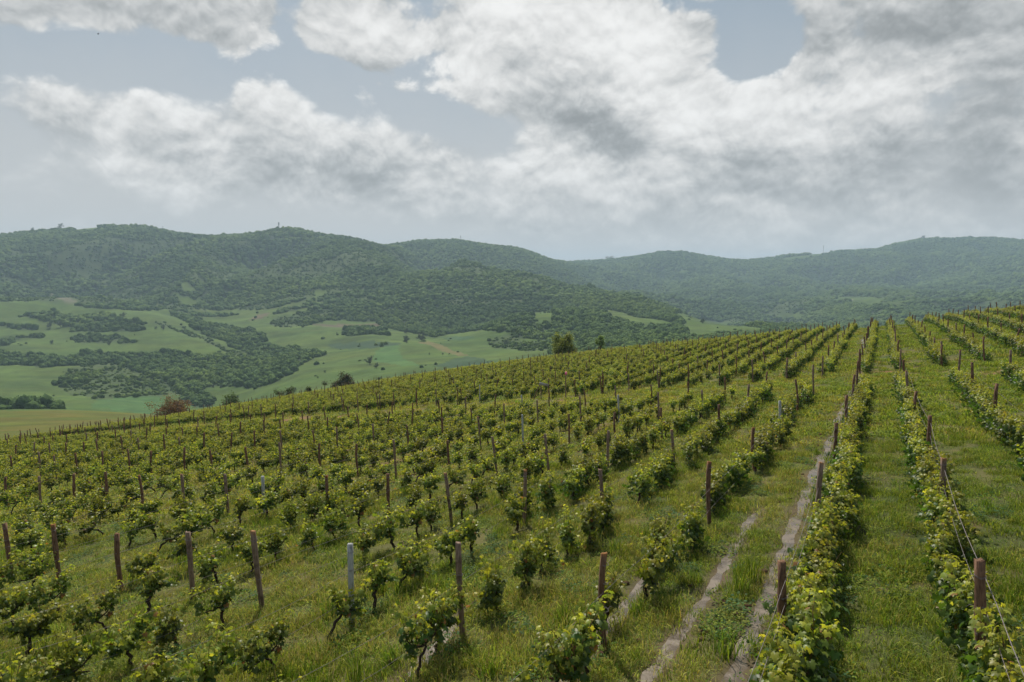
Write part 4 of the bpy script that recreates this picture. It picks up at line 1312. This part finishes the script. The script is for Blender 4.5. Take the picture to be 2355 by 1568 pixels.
# ------------------------------------------------------------------ trees on the brow and in the valley
def tree(name, X, Y, hgt, wid, cols, label, cat, seed, nl=1500, ls=.16, trunk=.25, group=None, crown_low=.25, zoff=0., shape=1.0, limbs=9):
    g = np.random.default_rng(seed)
    root = empty(name, (X, Y, h(X, Y) + zoff)); tag(root, label, cat, group)
    m = MB(); th = hgt * trunk
    fork = np.array([g.normal(0, .05) * hgt, g.normal(0, .05) * hgt, th])
    m.tube([(0, 0, -.3), tuple(fork * .5 + g.normal(0, .02 * hgt, 3)), tuple(fork)], [hgt * .035, hgt * .028, hgt * .024], 7)
    tips = []
    for k in range(limbs):
        a = k / limbs * 6.28 + g.normal(0, .3); rr = wid / 2 * g.uniform(.45, .9); zt = hgt * g.uniform(crown_low + .15, .93)
        if k < 3: rr *= .35; zt = hgt * .9
        e = np.array([rr * math.cos(a), rr * math.sin(a), zt]); mid = fork * .4 + e * .6 + np.array([0, 0, -.08 * hgt]) + g.normal(0, .03 * hgt, 3)
        t = np.linspace(0, 1, 6)[:, None]; Q = (1 - t) ** 2 * fork + 2 * t * (1 - t) * mid + t * t * e
        m.tube(Q, np.linspace(hgt * .016, hgt * .004, 6), 5); tips.append(Q)
        for q in range(3):
            b = Q[g.integers(2, 6)]; e2 = b + g.normal(0, 1, 3) * np.array([wid * .13, wid * .13, hgt * .10]) + (0, 0, .04 * hgt)
            m.tube([b, (b + e2) / 2 + g.normal(0, .02 * hgt, 3), e2], [hgt * .007, hgt * .005, hgt * .002], 4); tips.append(np.array([b, (b + e2) / 2, e2]))
    obj('trunk', m.mesh('trunk', M_BARK, True), root)
    cl = [(tp[-1] * g.uniform(.85, 1.02), g.uniform(.08, .16) * (wid + hgt) / 2) for tp in tips for _ in range(2)]
    if limbs >= 16:
        for z in (.35, .52, .68): cl += [(np.array([g.normal(0, .05) * wid, g.normal(0, .05) * wid, hgt * z]), wid * .30)] * 9
    if nl > 400 and zoff == -.15: nl = int(nl * 2.6); ls *= 1.35
    pos, col = [], []
    for i in range(nl):
        c, rd = cl[g.integers(0, len(cl))]; p = c + g.normal(0, .55, 3) * rd * np.array([1, 1, .8])
        if p[2] < hgt * crown_low * .6: p[2] = hgt * crown_low * g.uniform(.6, 1.3)
        pos.append(p); col.append(np.array(cols[g.integers(0, len(cols))]) * g.uniform(.7, 1.3))
    pos = np.array(pos); n = len(pos)
    nor = (pos - [0, 0, hgt * .5]) * .4 / wid + g.normal(0, .6, (n, 3)) + [0, 0, .5]
    me = leaves_to_mesh((pos, nor, g.normal(0, 1, (n, 3)), g.uniform(.6, 1.3, n) * ls, np.array(col)), False, 'crown', M_TREE)
    tag(obj('crown', me, root), kind='stuff')
    return root

def brow(x, f=1.0):
    d = float(np.interp(x, RCX, RCD)) * f; return (x - 1177) / F * d, d
TG = [(.045, .085, .02), (.07, .12, .028), (.03, .06, .018)]
for (x, f, hg, wd, cols, lab, cat, nl, ls, cl, tk, nm, lim) in [
    (391, 1.0, 6.2, 9.2, [(.22, .09, .028), (.13, .065, .022), (.17, .10, .03), (.07, .055, .018)], 'wide brownish-orange bush standing alone at the edge of the vineyard', 'bush', 2600, .17, .18, .18, 'rust_leaved_bush', 16),
    (528, .995, 4.6, 6.0, [(.07, .14, .035), (.10, .17, .045)], 'light green small tree right of the brownish bush', 'tree', 900, .18, .45, .35, 'small_green_tree', 8),
    (470, 1.03, 2.4, 3.4, TG, 'low dark bush between the brownish bush and the light green tree', 'bush', 500, .16, .1, .1, 'low_dark_bush', 7),
    (655, .995, 3.8, 6.6, [(.06, .10, .03), (.09, .13, .04)], 'loose green bush beside leaning posts on the vineyard brow', 'bush', 900, .16, .15, .15, 'loose_green_bush', 10),
    (705, 1.01, 3.0, 2.6, [(.05, .085, .02), (.09, .12, .03)], 'narrow green shrub on the brow left of the dark broad bush', 'shrub', 500, .15, .15, .15, 'narrow_green_shrub', 7),
    (788, 1.0, 4.3, 7.4, [(.03, .06, .02), (.05, .08, .024), (.09, .06, .03)], 'broad dark green bush rising behind the left-hand vineyard brow', 'bush', 2200, .17, .08, .1, 'broad_dark_bush', 12),
    (1297, .99, 5.4, 5.4, [(.17, .20, .030), (.26, .26, .040), (.10, .13, .024)], 'rounded olive-green willow standing on the vineyard brow near the centre', 'tree', 6500, .15, .12, .12, 'willow_tree', 20),
    (1380, .99, 4.2, 2.6, [(.14, .22, .05), (.18, .26, .06)], 'small thin green tree right of the rounded willow', 'tree', 420, .16, .3, .3, 'thin_green_tree', 6),
]:
    X, Y = brow(x, f); tree(nm, X, Y, hg, wd, cols, lab, cat, int(x), nl, ls, tk, None, cl, -.15, limbs=lim)

VT = [  # lone trees of the valley: x, y of the foot, size in pixels
    (934.4, 789, 17, 'round dark tree standing alone below the meadow, left of a pair'), (970.2, 785, 21, 'largest round tree at the corner of the meadow under the wood'),
    (934.4, 766, 11, 'small tree at the forest foot above the meadow tree'), (1163, 796, 15, 'bushy tree among scrub right of the meadow'),
    (377, 758, 11, 'lone tree on the terraced pasture right of the belts'), (359, 757, 7, 'smaller lone tree on the terraced pasture'),
    (252, 793, 9, 'tree at the foot of the lowest narrow tree belt'), (120, 791, 9, 'isolated bush on the left pasture terrace'),
    (139, 753, 13, 'round tree below the left hedge belt'), (116, 755, 14, 'wide tree left of the round one below the belt'), (283, 733, 14, 'tall tree at the right tip of the belt'),
    (987, 815, 4, 'tiny bush in the middle of the round field, left'), (1018, 816, 5, 'tiny bush in the middle of the round field, right'),
    (747.5, 857, 6, 'small bush on the pale slope, upper one'), (731, 869, 4, 'small bush on the pale slope, lower one'),
    (678.5, 900, 9, 'bush where the pale slope meets the vineyard brow'), (490, 891, 7, 'small tree in the valley bottom clearing, left'), (508, 892, 7, 'small tree in the valley bottom clearing, right'),
    (1614, 731, 10, 'dark tree on the right meadow edge'), (1615, 743, 11, 'round dark tree between the two right meadows'),
    (850, 838, 18, 'leafy clump on the lower field beside the track'), (866, 846, 12, 'low clump trailing right along the field track'),
]
for i, (x, y, s, lab) in enumerate(VT):
    p = at(x, y); d = math.hypot(p[0], p[1]); sz = s / F * p[1] * 1.05
    tree('valley_tree', p[0], p[1], sz * 1.0, sz * 1.15, [(.028, .055, .02), (.042, .075, .026)], lab, 'tree', 900 + i, 520, sz * .085, .15, 'lone trees in the valley', .08, -.2, limbs=8)
# taller trees breaking the skyline
for i, (x, s, lab) in enumerate([(150, 12, 'round tree standing out on the left mountain skyline'), (87, 8, 'small tree on the far left skyline'), (490, 0, ''), (1394, 8, 'pair of trees on the bare far saddle, left'), (1404, 7, 'pair of trees on the bare far saddle, right'), (2112, 9, 'tree poking up on the right mountain skyline')]):
    if not s: continue
    a = math.atan2((x - 1177) / F, 1); j = int((math.degrees(a) + 56) / DAZ); i0 = np.argmax(ELEV[:, j]); r = RAD[i0]
    X, Y = r * math.sin(a), r * math.cos(a); sz = s / F * Y + 5
    tree('skyline_tree', X, Y, sz, sz * 1.1, [(.03, .055, .02)], lab, 'tree', 950 + i, 300, sz * .09, .15, 'trees on the skyline', .08, -.2, limbs=7)

# ------------------------------------------------------------------ masts, sign, bird
def mast(x, ytop, lab, cat, arms=0, wd=.5):
    a = math.atan2((x - 1177) / F, 1); j = int((math.degrees(a) + 56) / DAZ); i0 = int(np.argmax(ELEV[:, j])); r = RAD[i0]
    X, Y = r * math.sin(a), r * math.cos(a); z0 = h(X, Y) - 1; zt = z_of(ytop, Y); L = max(10, zt - z0)
    root = empty('radio_mast' if not arms else 'power_pylon', (X, Y, z0)); tag(root, lab, cat, 'masts on the mountain ridge')
    m = MB(); w = wd
    for sx, sy in ((-1, -1), (1, -1), (1, 1), (-1, 1)):
        m.tube([(sx * w, sy * w, 0), (sx * w * .5, sy * w * .5, L)], wd * .22, 4)
    n = 8
    for q in range(n):
        for s in (-1, 1):
            m.tube([(-s * w, -w, L * q / n), (s * w * .9, -w * .9, L * (q + 1) / n)], wd * .12, 3)
            m.tube([(-w, s * w, L * q / n), (-w * .9, -s * w * .9, L * (q + 1) / n)], wd * .12, 3)
    obj('lattice', m.mesh('lattice', M_MAST), root)
    m = MB()
    if arms:
        for z in (.75, .95): m.tube([(-L * .22, 0, L * z), (0, 0, L * (z + .03)), (L * .22, 0, L * z)], .35, 4)
        obj('crossarm', m.mesh('crossarm', M_MAST), root)
    else:
        for z in (.72, .84, .95):
            for s in (-1, 1): m.tube([(s * w * 1.5, 0, L * z - L * .04), (s * w * 1.5, 0, L * z + L * .04)], wd * .6, 6)
        obj('antenna', m.mesh('antenna', M_MAST), root)
mast(647, 511, 'thick mast on the highest hump of the left mountain', 'mast', 0, 1.1)
mast(1060, 542, 'thin mast on the bluish middle mountain', 'mast', 0, .7)
mast(383, 520, 'faint thin mast on the left mountain skyline', 'mast', 0, .45)
mast(1887, 565, 'slender pale mast on the right-hand ridge by a bare meadow', 'mast', 0, .8)
mast(1411, 590, 'small power pylon on the bare far saddle', 'pylon', 1, .6)
mast(1475, 585, 'power pylon on the slope of the rounded far hill', 'pylon', 1, .6)

def signpost():
    p = None
    for (x, ytop, lab, what) in [(1244, 882, 'weathered board nailed on a post at the lane edge, mid-slope', 'board'), (1301, 850, 'post with a pink rag tied to its top at the lane edge', 'rag')]:
        d = 63. if what == 'board' else 64.
        u = LANE1 + .3
        xr, yu = (x - 1177) / F, (784 - ytop) / F; dx, dy = xr, CP + SP * yu; tt = u / (dx * S_ + dy * C_)
        X, Y = dx * tt, dy * tt; z0 = h(X, Y); hg = max(1.6, min(2.3, (CP * yu - SP) * tt - z0))
        root = empty('marker_post', (X, Y, z0)); tag(root, lab, 'post')
        o = obj('shaft', post_protos[5], root); o.scale = (1, 1, hg / 1.65)
        m = MB()
        if what == 'board':
            import bmesh
            V = np.array([(sx * .45, sy * .02, sz * .13) for sx in (-1, 1) for sy in (-1, 1) for sz in (-1, 1)])
            Fc = [(0, 1, 3), (0, 3, 2), (4, 6, 7), (4, 7, 5), (0, 4, 5), (0, 5, 1), (2, 3, 7), (2, 7, 6), (0, 2, 6), (0, 6, 4), (1, 5, 7), (1, 7, 3)]
            o = obj('board', mesh_np('board', V, Fc, M_SIGN), root, (.25, -.09, hg - .12)); o.rotation_euler = (0, .25, 0)
            m.tube([(-.75, .1, -.1), (-.1, 0, hg * .95)], .04, 6); obj('brace', m.mesh('brace', M_POST), root)
        else:
            V, Fc = ico = icos(1); V = V * (.12, .12, .16) * (1 + np.random.default_rng(4).normal(0, .2, (len(V), 1)))
            obj('rag', mesh_np('rag', V, Fc, M_PINK), root, (0, 0, hg))
signpost()

def bird(x, y, d, s, lab):
    xr, yu = (x - 1177) / F, (784 - y) / F
    root = empty('bird', (xr * d, (CP + SP * yu) * d, (CP * yu - SP) * d)); tag(root, lab, 'bird', 'birds in the sky'); root.scale = (s, s, s)
    root.rotation_euler = (R(60), 0, R(15))
    m = MB(); m.tube([(0, -.5, 0), (0, -.38, .02), (0, -.2, .03), (0, .1, .02), (0, .35, 0), (0, .62, 0)], [.03, .09, .14, .13, .06, .09], 8)
    obj('body', m.mesh('body', M_BIRD, True), root)
    m = MB(); m.tube([(0, -.48, .02), (0, -.58, .02), (0, -.70, 0)], [.08, .075, .012], 6); obj('head', m.mesh('head', M_BIRD, True), root)
    for sgn in (-1, 1):
        V = np.array([(0.05 * sgn, -.2, .03), (.05 * sgn, .15, .03), (.30 * sgn, -.22, .16), (.30 * sgn, .10, .14), (.5 * sgn, .30, .05), (.45 * sgn, .02, .08)]); V = np.vstack([V, V - [0, 0, .02]])
        Fc = [(0, 1, 3), (0, 3, 2), (2, 3, 4), (2, 4, 5)]; Fc += [(a + 6, c + 6, b + 6) for a, b, c in Fc] + [(0, 2, 8), (0, 8, 6), (1, 7, 9), (1, 9, 3), (3, 9, 10), (3, 10, 4), (2, 5, 11), (2, 11, 8), (5, 4, 10), (5, 10, 11)]
        obj('wing', mesh_np('wing', V, Fc, M_BIRD), root)
bird(226, 78, 70, .22, 'small dark bird flying against the blue gap at upper left')
bird(1359, 281, 110, .12, 'tiny dark speck of a bird before the bright middle clouds')

# ------------------------------------------------------------------ haze
def haze():
    z0 = float(GZ.min()) - 1.5; z1 = float(GZ.max()) + 45; r = 7600
    V = [(x, y, z) for x in (-r, r) for y in (-r, r) for z in (z0, z1)]
    Fc = [(0, 1, 3, 2), (4, 6, 7, 5), (0, 4, 5, 1), (2, 3, 7, 6), (0, 2, 6, 4), (1, 5, 7, 3)]
    m = bpy.data.materials.new('haze'); m.use_nodes = True; N = NT(m.node_tree); N.n.clear()
    pv = N.node('ShaderNodeVolumePrincipled')
    pv.inputs['Color'].default_value = (.60, .81, 1.0, 1)
    pv.inputs['Density'].default_value = HAZE
    pv.inputs['Anisotropy'].default_value = .15
    o = N.node('ShaderNodeOutputMaterial'); N.l.new(pv.outputs[0], o.inputs['Volume'])
    tag(obj('haze', mesh_np('haze', V, Fc, m)), kind='stuff')
HAZE = 1.4e-4
haze()
